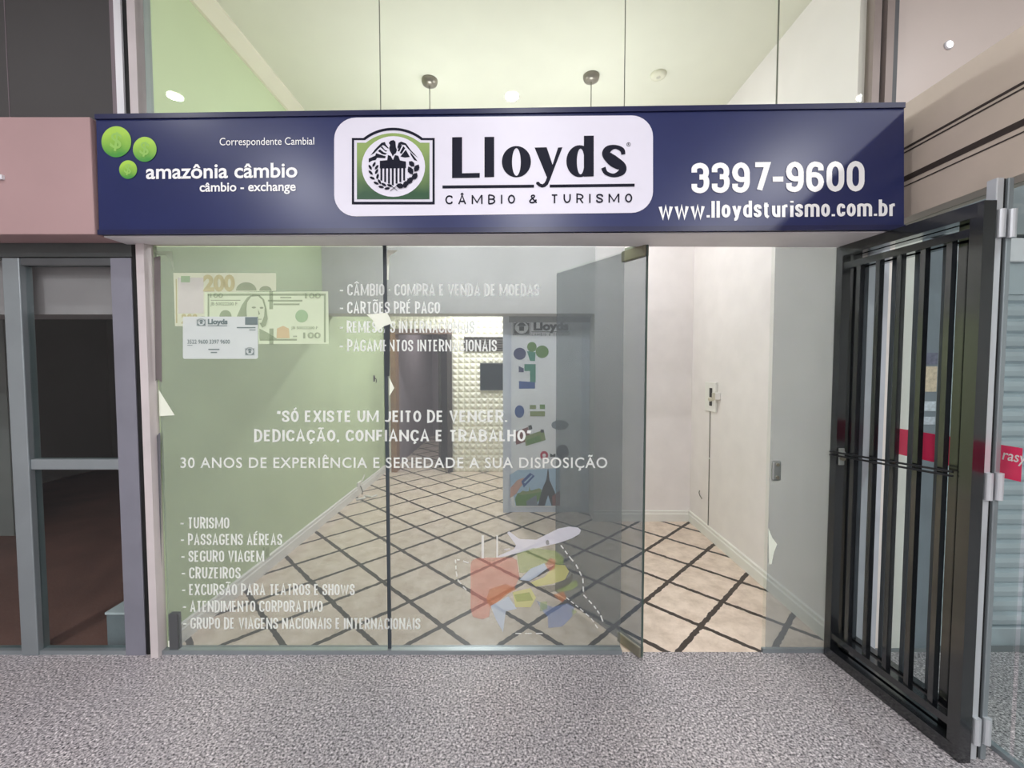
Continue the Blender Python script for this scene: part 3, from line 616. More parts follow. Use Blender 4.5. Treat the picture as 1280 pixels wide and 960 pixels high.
def arch(x0, x1, ytop, ysh, ybot, ax0, ax1):          # square frame with an arched head, in emblem units
    cx = (ax0 + ax1) / 2; h = ysh - ytop; w_ = (ax1 - ax0) / 2; R = (w_ * w_ + h * h) / (2 * h); cy = ytop + R
    a0 = math.degrees(math.atan2(ysh - cy, ax0 - cx)); a1 = math.degrees(math.atan2(ysh - cy, ax1 - cx))
    if a0 > 0: a0 -= 360
    if a1 > 0: a1 -= 360
    return [(x0, ysh)] + ell(cx, cy, R, n=24, a0=a0, a1=a1) + [(x1, ysh), (x1, ybot), (x0, ybot)]
def emblem_eagle():
    L_ = []
    L_.append([(470, 245), (490, 222), (520, 215), (540, 232), (545, 290), (556, 320), (545, 352), (525, 365), (512, 388), (500, 360), (482, 330), (474, 300), (484, 268)])      # body and head
    L_.append([(280, 375), (330, 310), (395, 245), (430, 235), (440, 262), (470, 300), (462, 304), (425, 275), (410, 268), (370, 300), (320, 352)])                                # left wing edge
    L_.append([(385, 290), (400, 280), (430, 318), (455, 328), (440, 338)]); L_.append([(358, 330), (378, 312), (420, 345), (452, 355), (435, 368), (400, 362)])
    L_.append([(262, 408), (330, 378), (338, 352), (380, 366), (440, 385), (432, 405), (350, 400), (335, 424), (300, 430), (262, 450)])
    L_.append([(560, 290), (572, 245), (600, 232), (650, 250), (700, 320), (775, 400), (730, 368), (665, 300), (640, 268), (600, 262), (575, 300), (566, 312)])                      # right wing
    L_.append([(690, 335), (740, 395), (770, 435), (735, 425), (700, 370)]); L_.append([(592, 270), (612, 265), (580, 335), (562, 330)]); L_.append([(622, 280), (642, 300), (605, 358), (585, 352)])
    L_.append([(648, 318), (690, 392), (640, 398), (592, 388)])
    L_.append([(378, 432), (455, 425), (462, 372), (490, 380), (515, 425), (535, 372), (570, 380), (588, 428), (650, 440), (650, 508), (378, 512)])                                   # shield top
    for i in range(7):
        x = 384 + i * 39.5; L_.append([(x, 505), (x + 20, 505), (x + 20, 640 + (3 - abs(i - 3)) * 16), (x, 636 + (3 - abs(i - 3)) * 16)])
    def leaf(cx, cy, a, l, w_):
        ca, sa = math.cos(a), math.sin(a)
        return [(cx + ca * p - sa * q, cy + sa * p + ca * q) for p, q in ((-l, 0), (-l * .4, -w_), (l * .4, -w_), (l, 0), (l * .4, w_), (-l * .4, w_))]
    for cx, cy, a in ((278, 500, 60), (318, 470, -60), (345, 500, -55), (283, 555, 45), (345, 545, -60), (300, 612, 25), (355, 595, -75), (340, 665, 25), (375, 650, 60), (392, 705, 10), (420, 680, 30), (455, 720, -10), (482, 690, 20)): L_.append(leaf(cx, cy, math.radians(a), 32, 12))
    for cx, cy, a, l in ((710, 465, 40, 38), (762, 510, -60, 44), (698, 535, 60, 48), (742, 595, -55, 44), (690, 640, -50, 50), (650, 672, -40, 34), (590, 695, 5, 44), (640, 690, -20, 26)):
        L_.append(leaf(cx, cy, math.radians(a), l, 24)); L_.append(leaf(cx, cy, math.radians(a + 90), l * .7, 14))
    L_.append([(484, 745), (545, 700), (550, 704), (490, 748)]); L_.append([(558, 745), (500, 700), (505, 697), (563, 742)])
    return L_
def emblem(fn, parent, ox, oy, s, ink, field, disc, sy=None, lift=3, fine=True, off=OFF_Y):
    m_ = lambda lp: mp(lp, ox, oy, s, sy)
    e = shape('emblem', [m_(arch(85, 948, 85, 192, 884, 205, 822)), m_(arch(108, 925, 112, 214, 856, 222, 806))], fn, ink, parent, lift=lift, off=off)
    if parent.parent is None:
        shape('emblem_field', [m_(arch(138, 894, 142, 242, 830, 232, 796))], fn, field, e, lift=lift + .4, off=off)
        shape('emblem_disc', [m_(ell(518, 490, 330, 316))], fn, disc, e, lift=lift + .8, off=off)
        prints('emblem_eagle', [([lp], ink) for lp in (m_(q) for q in emblem_eagle())], fn, e, lift=lift + 1.2, off=off)
    return e
EM_OX, EM_OY, EM_S = 430, 150, .1198
emblem(FS, SG, EM_OX, EM_OY, EM_S, vinyl_ink, green_print, vinyl_white)

# ---------------------------------------------------------------- lettering on the glass
def gl(body, x0, x1, base, cap, par): return stext(body, x0, x1, base, cap, F0, letter_film, par, lift=1.6)
def gw(body, x0, x1, base, cap, par): return stext(body, x0, x1, base, cap, F0, letter_film, par, .16, .56, .2, .10, lift=1.6)
gl('- CÂMBIO · COMPRA E VENDA DE MOEDAS', 425, 674, 369.5, 14.4, W2)
gl('- CARTÕES PRÉ PAGO', 425, 550, 391.8, 14.4, W2)
gl('- REMESSAS INTERNACIONAIS', 425, 593, 416, 14.4, W2)
gl('- PAGAMENTOS INTERNACIONAIS', 425, 621, 439.2, 14.4, W2)
gw('“SÓ EXISTE UM JEITO DE VENCER.', 346, 634, 527.4, 14.2, W2)
gw('DEDICAÇÃO, CONFIANÇA E TRABALHO”', 318, 664, 551.5, 14.2, W2)
text('30 ANOS DE EXPERIÊNCIA E SERIEDADE A SUA DISPOSIÇÃO', 226, 759, 584.6, 12.6, F0, letter_film, W1, .012, 1.12, lift=1.6)
for body, x0, x1, base in (('- TURISMO', 226, 287, 660.3), ('- PASSAGENS AÉREAS', 226.5, 353, 681), ('- SEGURO VIAGEM', 227, 330.5, 702), ('- CRUZEIROS', 227.5, 301, 722.8), ('- EXCURSÃO PARA TEATROS E SHOWS', 228, 443.5, 743.6), ('- ATENDIMENTO CORPORATIVO', 229, 403.5, 764.5), ('- GRUPO DE VIAGENS NACIONAIS E INTERNACIONAIS', 229.5, 525.5, (785.5, 786.2))):
    gl(body, x0, x1, base, 13.8, W1)
# bank notes and card on pane 1
pale = film('pale_note_print', (236, 240, 214), .62); pale2 = film('pale_green_note_print', (226, 238, 208), .72); paleg = film('note_grey_green', (150, 166, 136), .5); goldp = film('note_gold', (204, 196, 150), .6)
lilac = film('note_lilac', (226, 220, 222), .5); cardp = film('card_print', (226, 232, 232), .74); inkp = film('card_ink', (122, 136, 136), .85); orangep = film('note_orange', (222, 196, 156), .6); greenp = film('note_seal_green', (170, 200, 160), .65)
sc = 220 / 1280
m7 = lambda lp: mp(lp, 205, 330, sc)
eu = shape('note_print', [m7([(70, 65), (817, 67), (817, 195), (320, 210), (320, 380), (150, 385), (150, 452), (82, 452)])], F0, pale, W1, lift=1.5); eu['label'] = 'pale yellow 200 note print'
prints('note_ink', [([m7(rect(105, 100, 290, 360))], lilac), ([m7(rect(125, 88, 192, 134))], greenp), ([m7(ell(600, 195, 75, 62, 20, 180, 360))], paleg), ([m7(ell(740, 195, 45, 34, 16, 180, 360))], paleg), ([m7([(88, 110), (95, 110), (100, 430), (90, 430)])], goldp)], F0, eu, lift=2)
text('200', 205 + 290 * sc, 205 + 520 * sc, 330 + 193 * sc, 105 * sc, F0, goldp, eu, .05, lift=4.2)
text('200', 205 + 132 * sc, 205 + 250 * sc, 330 + 430 * sc, 62 * sc, F0, goldp, eu, .05, lift=4.2)
us = shape('note_print', [m7([(300, 207), (1196, 200), (1202, 582), (690, 582), (690, 384), (300, 384)])], F0, pale2, W1, lift=3.2); us['label'] = 'pale green 100 note print'
fr_ = [([m7(rect(322, 216, 334, 384)), ], paleg), ([m7(rect(322, 216, 1180, 232))], paleg), ([m7(rect(1166, 232, 1180, 570))], paleg), ([m7(rect(700, 545, 970, 558))], paleg),
       ([m7(rect(345, 262, 560, 268))], paleg), ([m7(ell(452, 384, 44, 48, 24, 180, 360))], paleg), ([m7(ell(1005, 380, 46))], greenp), ([m7([(822, 540), (826, 470), (870, 450), (912, 470), (918, 540)])], orangep),
       ([m7(rect(770, 200, 797, 330)), m7(rect(770, 470, 800, 585))], paleg), ([m7(rect(850, 240, 930, 250))], paleg), ([m7(rect(760, 262, 1010, 274))], paleg), ([m7(rect(800, 288, 990, 300))], paleg)]
prints('note_ink', fr_, F0, us, lift=4)
prints('note_portrait', [([m7([(700, 384), (560, 384), (535, 384), (572, 300), (610, 245), (650, 225), (700, 226), (735, 260), (752, 330), (760, 400), (745, 450), (720, 465), (700, 430)])], paleg),
                         ([m7([(610, 384), (606, 330), (612, 280), (640, 240), (690, 236), (722, 262), (738, 320), (735, 380), (716, 428), (694, 432), (694, 384)])], pale2),
                         ([m7(ell(660, 318, 16, 7, 12))], paleg), ([m7(ell(716, 320, 14, 7, 12))], paleg), ([m7([(690, 330), (706, 366), (694, 372)])], paleg), ([m7(rect(690, 400, 716, 406))], paleg), ([m7([(700, 470), (760, 500), (830, 545), (700, 545)])], paleg)], F0, us, lift=6)
for t_x, x0, x1, base, cap in (('100', 342, 438, 246, 30), ('100', 1030, 1145, 250, 34), ('JB 50022200 F', 345, 540, 302, 22), ('- 100', 945, 1145, 540, 40), ('JB 50022200 F', 930, 1125, 474, 18)):
    text(t_x, 205 + x0 * sc, 205 + x1 * sc, 330 + base * sc, cap * sc, F0, paleg, us, .03, lift=7)
cdp = shape('card_print', [m7(rrect(148, 384, 692, 690, 14))], F0, cardp, W1, lift=8); cdp['label'] = 'pale grey bank card print'
text('Lloyds', 205 + 330 * sc, 205 + 474 * sc, 330 + 438 * sc, 34 * sc, F0, inkp, cdp, .05, lift=9.5)
text('3522 9600 3397 9600', 205 + 182 * sc, 205 + 490 * sc, 330 + 580 * sc, 28 * sc, F0, inkp, cdp, .01, lift=9.5)
prints('card_ink', [([m7(rect(600, 388, 690, 444))], inkp), ([m7(rect(330, 448, 470, 453))], inkp), ([m7(rect(540, 460, 676, 468))], inkp), ([m7(rect(630, 478, 676, 484))], inkp), ([m7(rect(335, 618, 415, 626))], inkp), ([m7(rect(352, 640, 398, 648))], inkp), ([m7(rect(182, 590, 220, 594))], inkp)], F0, cdp, lift=9.5)
def mini_emblem(fn, parent, x0, y0, x1, y1, ink, disc, lift, off=OFF_Y):
    w_, h_ = (x1 - x0) / 867, (y1 - y0) / 800
    m_ = lambda lp: mp([(p[0] - 85, p[1] - 85) for p in lp], x0, y0, w_, h_)
    return prints('emblem', [([m_(arch(85, 948, 85, 192, 884, 205, 822)), m_(arch(108, 925, 112, 214, 856, 222, 806))], ink), ([m_(arch(138, 894, 142, 242, 830, 232, 796)), m_(ell(518, 490, 330, 316))], ink), ([m_(rect(400, 420, 640, 660))], ink), ([m_([(280, 400), (420, 240), (520, 220), (620, 240), (760, 400), (520, 400)])], ink)], fn, parent, lift=lift, off=off)
mini_emblem(F0, cdp, 205 + 250 * sc, 330 + 398 * sc, 205 + 316 * sc, 330 + 452 * sc, inkp, cardp, 9.5)
mini_emblem(F0, cdp, 205 + 600 * sc, 330 + 606 * sc, 205 + 668 * sc, 330 + 664 * sc, inkp, cardp, 9.5)

# travel picture on pane 2
s5 = 220 / 1280
m5 = lambda lp: mp(lp, 560, 640, s5)
t_white = film('print_white', (240, 240, 250), .62); t_red = film('print_red', (226, 140, 124), .42); t_green = film('print_green', (168, 190, 112), .4); t_blue = film('print_blue', (126, 150, 196), .45)
t_yel = film('print_yellow', (222, 220, 140), .5); t_or = film('print_orange', (224, 150, 104), .45); t_lb = film('print_light_blue', (206, 220, 236), .6); t_gr = film('print_grey', (112, 112, 104), .45); t_line = film('print_line', (240, 240, 236), .8)
pl = prints('airplane_print', [([m5([(430, 150), (445, 140), (520, 195), (640, 200), (700, 170), (800, 120), (880, 104), (945, 112), (966, 130), (955, 158), (900, 190), (800, 225), (690, 250), (560, 285), (370, 330), (365, 318), (480, 268), (495, 240)])], t_white), ([m5([(410, 270), (450, 262), (452, 268), (412, 278)])], t_white), ([m5(ell(724, 220, 14, 18))], t_gr), ([m5(rect(735, 205, 780, 225))], t_white)], F0, W2, lift=2.2)
pl['label'] = 'white airplane print'
su = prints('suitcase_print', [([m5([(165, 372), (180, 345), (230, 332), (470, 328), (500, 350), (520, 470), (480, 560), (440, 590), (310, 690), (300, 760), (250, 780), (180, 760), (165, 700)])], t_red), ([m5(rect(244, 168, 262, 335))], t_line), ([m5(rect(352, 168, 364, 330))], t_line), ([m5([(300, 560), (420, 520), (500, 560), (440, 590), (310, 690), (280, 640)])], t_or)], F0, W2, lift=2.2)
su['label'] = 'faded red suitcase print'
prints('globe_print', [([m5([(500, 300), (620, 260), (780, 280), (840, 330), (840, 380), (700, 380), (560, 440), (520, 440)])], t_green), ([m5([(520, 490), (600, 410), (700, 370), (720, 410), (640, 470), (590, 500)])], t_lb), ([m5([(600, 510), (700, 470), (780, 380), (850, 385), (880, 430), (850, 490), (760, 520), (640, 540)])], t_yel),
                       ([m5([(640, 545), (780, 525), (880, 470), (905, 440), (905, 500), (840, 560), (720, 590)])], t_gr), ([m5([(780, 570), (850, 540), (930, 490), (945, 530), (900, 565), (830, 580)])], t_green), ([m5([(710, 380), (740, 330), (780, 345), (775, 410), (740, 430)])], t_red), ([m5([(765, 600), (840, 575), (860, 620), (830, 655)])], t_or),
                       ([m5([(640, 640), (760, 690), (870, 660), (920, 690), (900, 760), (830, 830), (730, 840), (725, 760), (690, 720)])], t_blue), ([m5([(900, 700), (940, 720), (905, 750)])], t_green)], F0, W2, lift=2.6)['label'] = 'faded globe and roads print'
prints('photo_print', [([m5([(310, 680), (440, 610), (500, 700), (420, 720), (400, 870), (350, 780)])], t_lb), ([m5([(470, 580), (600, 550), (640, 620), (600, 690), (490, 690)])], t_yel), ([m5([(480, 600), (590, 580), (620, 640), (500, 650)])], t_green), ([m5([(670, 650), (720, 650), (720, 700), (670, 720)])], t_green)], F0, W2, lift=2.9)
dash = []
def dashes(pts, w_=9, n=9):
    for i in range(len(pts) - 1):
        (x0, y0), (x1, y1) = pts[i], pts[i + 1]; l = math.hypot(x1 - x0, y1 - y0); k = max(1, int(l / 42))
        for j in range(k):
            a_, b_ = j / k, (j + .6) / k; nx, ny = -(y1 - y0) / l * w_ / 2, (x1 - x0) / l * w_ / 2
            p, q = (x0 + (x1 - x0) * a_, y0 + (y1 - y0) * a_), (x0 + (x1 - x0) * b_, y0 + (y1 - y0) * b_)
            dash.append(([m5([(p[0] + nx, p[1] + ny), (q[0] + nx, q[1] + ny), (q[0] - nx, q[1] - ny), (p[0] - nx, p[1] - ny)])], t_line))
dashes([(150, 368), (85, 345), (55, 345), (60, 430), (72, 490), (110, 540), (150, 580)]); dashes([(820, 240), (880, 320), (930, 380), (980, 480), (985, 600), (1060, 680), (1110, 750), (1135, 820)])
dashes([(860, 620), (960, 700), (1040, 770), (1100, 860)], 7); dashes([(490, 880), (560, 880), (640, 880), (720, 880)], 8)
prints('dashed_trail', [(sum((d_[0] for d_ in dash), []), t_line)], F0, W2, lift=3.2)

# ---------------------------------------------------------------- poster on the panel door
PYY = 2.094; FP = plane_y(PYY)
PO = root('travel_poster', (.3, PYY, 0.05), 'tall pale travel poster with tower picture on the door panel', 'poster')
c0, c1 = FP(639, 397), FP(717, 634)
box('poster_sheet', c0.x, .70, PYY, PYY + .0055, c1.z, c0.z, M('poster_paper', (238, 241, 246), .45, vary=.02), PO)
pk = lambda n, c: M(n, c, .5, vary=.05, scale=30)
p_dark, p_green, p_navy, p_red, p_teal = pk('poster_ink', (40, 52, 52)), pk('poster_green', (98, 140, 66)), pk('poster_navy', (52, 62, 108)), pk('poster_red', (188, 30, 70)), pk('poster_teal', (60, 140, 116))
p_blue, p_brown, p_skin, p_sky, p_grey, p_lg = pk('poster_blue', (44, 84, 150)), pk('poster_brown', (128, 76, 70)), pk('poster_skin', (206, 164, 150)), pk('poster_sky', (170, 200, 226)), pk('poster_grey', (120, 132, 142)), pk('poster_olive', (132, 150, 92))
s1 = 200 / 1280
mA = lambda lp: mp(lp, 600, 370, s1); mB = lambda lp: mp(lp, 600, 500, s1)
mini_emblem(FP, PO, 641, 400, 663, 418.8, p_dark, None, 2)
text('Lloyds', 600 + 428 * s1, 600 + 708 * s1, 370 + 272 * s1, 62 * s1, FP, p_dark, PO, .05, lift=2)
stext('CÂMBIO & TURISMO', 600 + 414 * s1, 600 + 720 * s1, 370 + 318 * s1, 20 * s1, FP, p_dark, PO, .17, .8, .36, .5, lift=2)
shape('rule_line', [mA(rect(412, 284, 715, 290))], FP, p_dark, PO, lift=2)
prints('tag_picture', [([mA(ell(415, 408, 38, 40))], p_green), ([mA(ell(497, 446, 52, 50))], p_green), ([mA(ell(318, 462, 50, 48))], p_navy), ([mA([(375, 440), (445, 450), (440, 520), (400, 520)])], p_teal), ([mA(rect(355, 545, 445, 600))], p_teal), ([mA(rect(400, 600, 445, 690))], p_teal), ([mA([(310, 560), (350, 580), (350, 610), (310, 610)])], p_navy), ([mA([(312, 680), (440, 690), (440, 740), (312, 742)])], p_blue)], FP, PO, lift=2)
prints('badge_picture', [([mB(ell(316, 92, 38, 50))], p_blue), ([mB(rect(398, 40, 448, 72))], p_olive if False else p_lg), ([mB(rect(478, 36, 520, 72))], p_green), ([mB(rect(400, 90, 520, 130))], p_lg)], FP, PO, lift=2)
prints('card_picture', [([mB([(265, 260), (385, 215), (405, 320), (290, 358)])], p_brown), ([mB([(385, 205), (412, 200), (420, 232), (392, 240)])], p_dark), ([mB([(355, 290), (510, 240), (525, 320), (365, 368)])], p_lg), ([mB([(370, 320), (480, 280), (490, 330), (380, 360)])], p_green), ([mB(rect(484, 236, 510, 260))], p_dark)], FP, PO, lift=2)
prints('logo_picture', [([mB(ell(513, 442, 32, 34)), mB(ell(513, 442, 14, 14))], p_red), ([mB([(560, 430), (572, 430), (582, 442), (592, 430), (604, 430), (604, 455), (560, 455)])], p_dark), ([mB(ell(660, 415, 50, 58))], p_dark)], FP, PO, lift=2)
prints('shell_picture', [([mB(ell(640, 200, 70, 40, 12))], p_grey)], FP, PO, lift=2)
prints('tower_picture', [([mB([(240, 600), (300, 560), (640, 545), (640, 845), (285, 845), (270, 770), (245, 760)])], p_sky), ([mB([(245, 700), (300, 640), (350, 620), (365, 650), (320, 700), (290, 750), (240, 785)])], p_skin), ([mB([(330, 650), (400, 582), (438, 608), (350, 700)])], p_blue), ([mB([(350, 660), (412, 600), (420, 606), (360, 668)])], p_sky),
                         ([mB([(280, 790), (300, 745), (380, 730), (480, 705), (500, 760), (440, 845), (290, 845)])], p_green), ([mB([(310, 750), (340, 725), (390, 735), (395, 690), (405, 735), (470, 705), (500, 720), (470, 740), (330, 760)])], p_lg), ([mB([(370, 810), (450, 760), (462, 845), (372, 845)])], p_grey),
                         ([mB([(540, 560), (544, 545), (548, 560), (556, 640), (580, 695), (600, 740), (606, 845), (572, 845), (545, 760), (518, 845), (462, 845), (490, 740), (506, 690), (530, 640)])], p_dark), ([mB([(505, 730), (545, 745), (585, 730), (590, 715), (500, 715)])], p_dark), ([mB([(575, 770), (640, 720), (640, 845), (580, 845)])], p_brown)], FP, PO, lift=2)

# ---------------------------------------------------------------- things in the shop
def pendant(px, py, label):
    c_ = Vector((px, py, CEIL)); r_ = root('pendant_lamp', (px, py, 2.62), label, 'lamp', 'pendant lamps on the shop ceiling')
    MB().lathe(c_, [(.012, -.045), (.03, -.043), (.052, -.03), (.058, -.012), (.058, 0)], 28).done('canopy', lamp_grey, r_, True)
    MB().tube([(px, py, CEIL - .04), (px, py, 2.86)], .0035, 8).done('cord', M('grey_cord', (124, 122, 108), .6), r_)
    MB().lathe((px, py, 2.84), [(.012, .05), (.03, .045), (.034, 0), (.034, -.03)], 20).done('socket', lamp_grey, r_, True)
    MB().lathe((px, py, 2.71), [(.002, -.1)] + [(.1 * math.cos(math.radians(a_)), .1 * math.sin(math.radians(a_))) for a_ in range(-80, 76, 10)], 28).done('globe_shade', emit('opal_globe', (247, 248, 255), GLOBE_E), r_, True)
pendant(-.602, 1.023, 'pendant lamp on a thin cord hung above the eagle emblem side of the sign')
pendant(.571, .98, 'pendant lamp on a thin cord hung above the last letters of the white sign panel')
sd = root('ceiling_sensor', (1.049, .964, CEIL), 'small pale round sensor on the cream shop ceiling', 'sensor')
MB().lathe((1.049, .964, CEIL), [(.03, -.022), (.048, -.018), (.055, -.006), (.055, 0)], 28).done('cover', M('pale_sensor', (222, 220, 200), .5, vary=.02), sd, True)
MB().lathe((1.049, .964, CEIL - .022), [(.012, -.003), (.014, 0)], 16).done('sensor_eye', M('sensor_eye', (196, 194, 178), .4, vary=.02), sd)
# back ceiling lamp
def disc_lamp(name, x, y, z, r, watts, label, group, colour, e, parent_ring=white_metal):
    r_ = root(name, (x, y, z), label, 'downlight', group)
    MB().lathe((x, y, z), [(r * .75, -.006), (r * 1.0, -.010), (r * 1.25, -.006), (r * 1.28, 0)], 36).done('trim_ring', parent_ring, r_, True)
    MB().lathe((x, y, z), [(.001, -.012), (r * .74, -.012), (r * .75, -.006)], 32).done('diffuser', emit('diffuser', (255, 252, 246), e), r_)
    l = bpy.data.lights.new('lamp_light', 'AREA'); l.shape = 'DISK'; l.size = r * 1.4; l.energy = watts; l.color = colour
    o = bpy.data.objects.new('lamp_light', l); COL.objects.link(o); o.parent = r_; o.location = (0, 0, -.02)
    return r_
disc_lamp('ceiling_downlight', -.45, 3.0, 2.6, .09, BACK_W, 'round ceiling lamp over the back of the shop', 'lamps in the shop', (.97, .98, 1), 8)
disc_lamp('ceiling_downlight', -1.1, 5.2, 2.5, .07, 12, 'round ceiling lamp in the hall behind the back door', 'lamps in the shop', (1, .97, .92), 4)
# corridor downlights; the two rear rows are unseen, added to light the front
for y_, w_ in zip((-1.37, -3.3, -5.2), CORRIDOR_W):
    for x_ in (-2.73, 0, 2.86):
        disc_lamp('corridor_downlight', x_, y_, 3.69, .075, w_, 'round recessed downlight in the corridor ceiling', 'corridor ceiling downlights', (.97, .975, 1), 20)

# entry phone bracket on the right wall
ph = PX(889, 495, RX)
E_ = root('wall_phone_mount', (RX, ph.y, 1.10), 'white wall plate with black slot and side hook on the right white wall', 'wall plate')
y0, y1, zt, zb = PX(883.5, 495, RX).y, PX(897, 495, RX).y, PX(889, 477.5, RX).z, PX(889, 514, RX).z
if y0 < y1: y0, y1 = y1, y0
MB().box(RX - .018, RX, y1, y0, zb, zt).bev(.004, 2).done('back_plate', plastic_white, E_)
MB().box(RX - .022, RX - .017, y1 + (y0 - y1) * .30, y1 + (y0 - y1) * .52, zb + .05, zb + (zt - zb) * .46).box(RX - .022, RX - .017, y1 + (y0 - y1) * .30, y1 + (y0 - y1) * .52, zb + (zt - zb) * .49, zt - .05).done('slot', plastic_black, E_)
hz = PX(903, 496, RX).z
MB().box(RX - .05, RX, y1 - .055, y1 - .004, hz - .03, hz + .03).bev(.006, 2).done('hook_box', plastic_white, E_)
MB().tube([(RX - .052, y1 - .03, hz - .022), (RX - .085, y1 - .03, hz - .028)], .016, 14).done('hook_knob', plastic_cream, E_)
MB().box(RX - .07, RX - .05, y1 - .06, y1 - .045, hz - .03, hz + .03).done('hook_arm', plastic_cream, E_)
cw = root('wall_cable', (RX, ph.y, .11), 'thin grey cable running down the white wall from the plate', 'cable')
MB().tube([(RX - .005, y1 + (y0 - y1) * .6, zb + .003), (RX - .004, y1 + (y0 - y1) * .6, .7), (RX - .005, y1 + (y0 - y1) * .58, .106)], .0035, 8).done('cable', cable_grey, cw)
MB().box(RX - .008, RX - .0005, y1 + (y0 - y1) * .6 - .008, y1 + (y0 - y1) * .6 + .008, .69, .7).done('cable_clip', plastic_white, cw)
hk = PX(876, 618, RX)
o = MB().tube([hk + Vector((-.003, .02, .03)), hk + Vector((-.012, .01, .012)), hk + Vector((-.010, -.005, -.01)), hk + Vector((-.004, -.03, -.03))], .004, 8).done('loose_wire', cable_grey)
props(o, 'short curled wire end poking from the white wall above the skirting', 'wire')
# socket with loose wires on green wall, scrap on the floor
so = PX(448.5, 607, LX)
k_ = root('wall_socket', (LX, so.y, so.z - .06), 'small white socket with dangling wires low on the green wall', 'socket')
MB().box(LX, LX + .02, so.y - .07, so.y + .05, so.z - .05, so.z + .05).bev(.005, 2).done('socket_plate', plastic_white, k_)
MB().tube([(LX + .018, so.y, so.z), (LX + .05, so.y - .02, so.z - .06), (LX + .045, so.y - .03, so.z - .13), (LX + .03, so.y - .06, so.z - .19)], .006, 8).done('wire', cable_grey, k_)
MB().tube([(LX + .018, so.y + .02, so.z + .03), (LX + .06, so.y + .03, so.z + .12), (LX + .05, so.y - .03, so.z + .06)], .005, 8).done('wire', plastic_white, k_)
o = MB().tube([(LX + .06, so.y - .25, .012), (LX + .14, so.y - .2, .012), (LX + .10, so.y - .12, .014), (LX + .2, so.y - .16, .012), (LX + .24, so.y - .1, .012)], .012, 8).done('loose_cable', plastic_white)
props(o, 'white cable end lying on the tile floor below the socket', 'cable')
so = PX(332, 690, LX)
k_ = root('socket_box', (LX, so.y, so.z - .06), 'pale green painted-over socket plate on the green wall near its skirting', 'socket')
MB().box(LX, LX + .012, so.y - .03, so.y + .03, so.z - .05, so.z + .05).bev(.003, 2).done('socket_plate', green_wall, k_)
MB().box(LX + .012, LX + .014, so.y - .018, so.y + .018, so.z - .03, so.z + .03).done('socket_face', M('green_grey_plastic', (170, 184, 146), .5), k_)

hk = PX(467.5, 474, LX)
wk = root('wall_hook', (LX, hk.y, hk.z - .04), 'tiny dark hook screwed into the green wall', 'hook')
MB().box(LX, LX + .006, hk.y - .03, hk.y + .03, hk.z - .03, hk.z + .05).bev(.002, 2).done('hook_plate', plastic_black, wk)
MB().tube([(LX + .005, hk.y, hk.z + .02), (LX + .03, hk.y, hk.z), (LX + .034, hk.y, hk.z - .03), (LX + .022, hk.y, hk.z - .045)], .006, 8).done('hook_arm', plastic_black, wk)

# ---------------------------------------------------------------- right side: cladding, glass, gate, shutters
FXX = 1.80
z_top, z_bot = 2.69, 2.17
S(box('trim_11', FXX, FXX + .12, -6.0, -.02, z_bot, z_top, fascia_m), 'beige cladding band along the right side wall', 'trim')
g1, g2 = PX(1280, 103, FXX).z, PX(1280, 152, FXX).z
S(MB().box(FXX - .003, FXX + .005, -6.0, -.1, g1 - .005, g1 + .004).box(FXX - .003, FXX + .005, -6.0, -.1, g1 - .022, g1 - .017).box(FXX - .003, FXX + .005, -6.0, -.1, g2 - .014, g2 + .010).box(FXX - .003, FXX + .005, -6.0, -.1, g2 - .038, g2 - .034).done('trim_12', fascia_gap), 'dark grooves between the beige cladding boards', 'trim')
sp = PY(1185, 57, .03)
wl = root('wall_spotlight', (sp.x, .03, sp.z - .04), 'tiny glowing oval added for a light spotlight on the cream wall above the beige cladding', 'streak')  # added glowing disc standing in for a lamp's light streak, no real fixture
MB().lathe((sp.x, .03, sp.z), [(.022, 0), (.022, -.006), (.017, -.01)], 24, axis='y').done('trim_ring', white_metal, wl, True)
MB().lathe((sp.x, .03, sp.z), [(.017, -.0095), (.012, -.013), (.002, -.014)], 24, axis='y').done('lens', emit('spot_lens', (255, 255, 255), 3), wl, True)  # glow of the added streak, not a lamp lens
GX = 1.88
W9 = root('window_9', (GX, -2.5, 0), 'clear side glass with a red band right of the gate', 'window', None, 'structure')
box('pane', GX - .004, GX + .004, -5.0, -.62, .015, z_bot, glass_dark, W9)
box('pane', GX - .004, GX + .004, -.60, -.05, .015, z_bot, glass_dark, W9)
box('bottom_track', GX - .012, GX + .012, -5.0, -.05, 0, .018, alu, W9)
zr0, zr1 = 1.065, 1.19
b_ = MB().face([(GX - .006, -5.0, zr0), (GX - .006, -.62, zr0), (GX - .006, -.62, zr1), (GX - .006, -5.0, zr1)]).done('red_band', red_band, W9)
b2 = MB().face([(GX - .006, -.60, zr0), (GX - .006, -.07, zr0), (GX - .006, -.07, zr1), (GX - .006, -.60, zr1)]).done('red_band', red_band, W9)
MB().box(GX - .0075, GX - .0065, -5.0, -.62, (zr0 + zr1) / 2 - .001, (zr0 + zr1) / 2 + .001).done('band_line', M('band_seam', (120, 20, 44), .5), b_)
text('rasy', 1253, 1284, (574, 580), 13, plane_x(GX - .006), M('white_band_letter', (250, 240, 240), .5, vary=0), b_, .01, 1, .25, off=(-.0015, 0, 0))
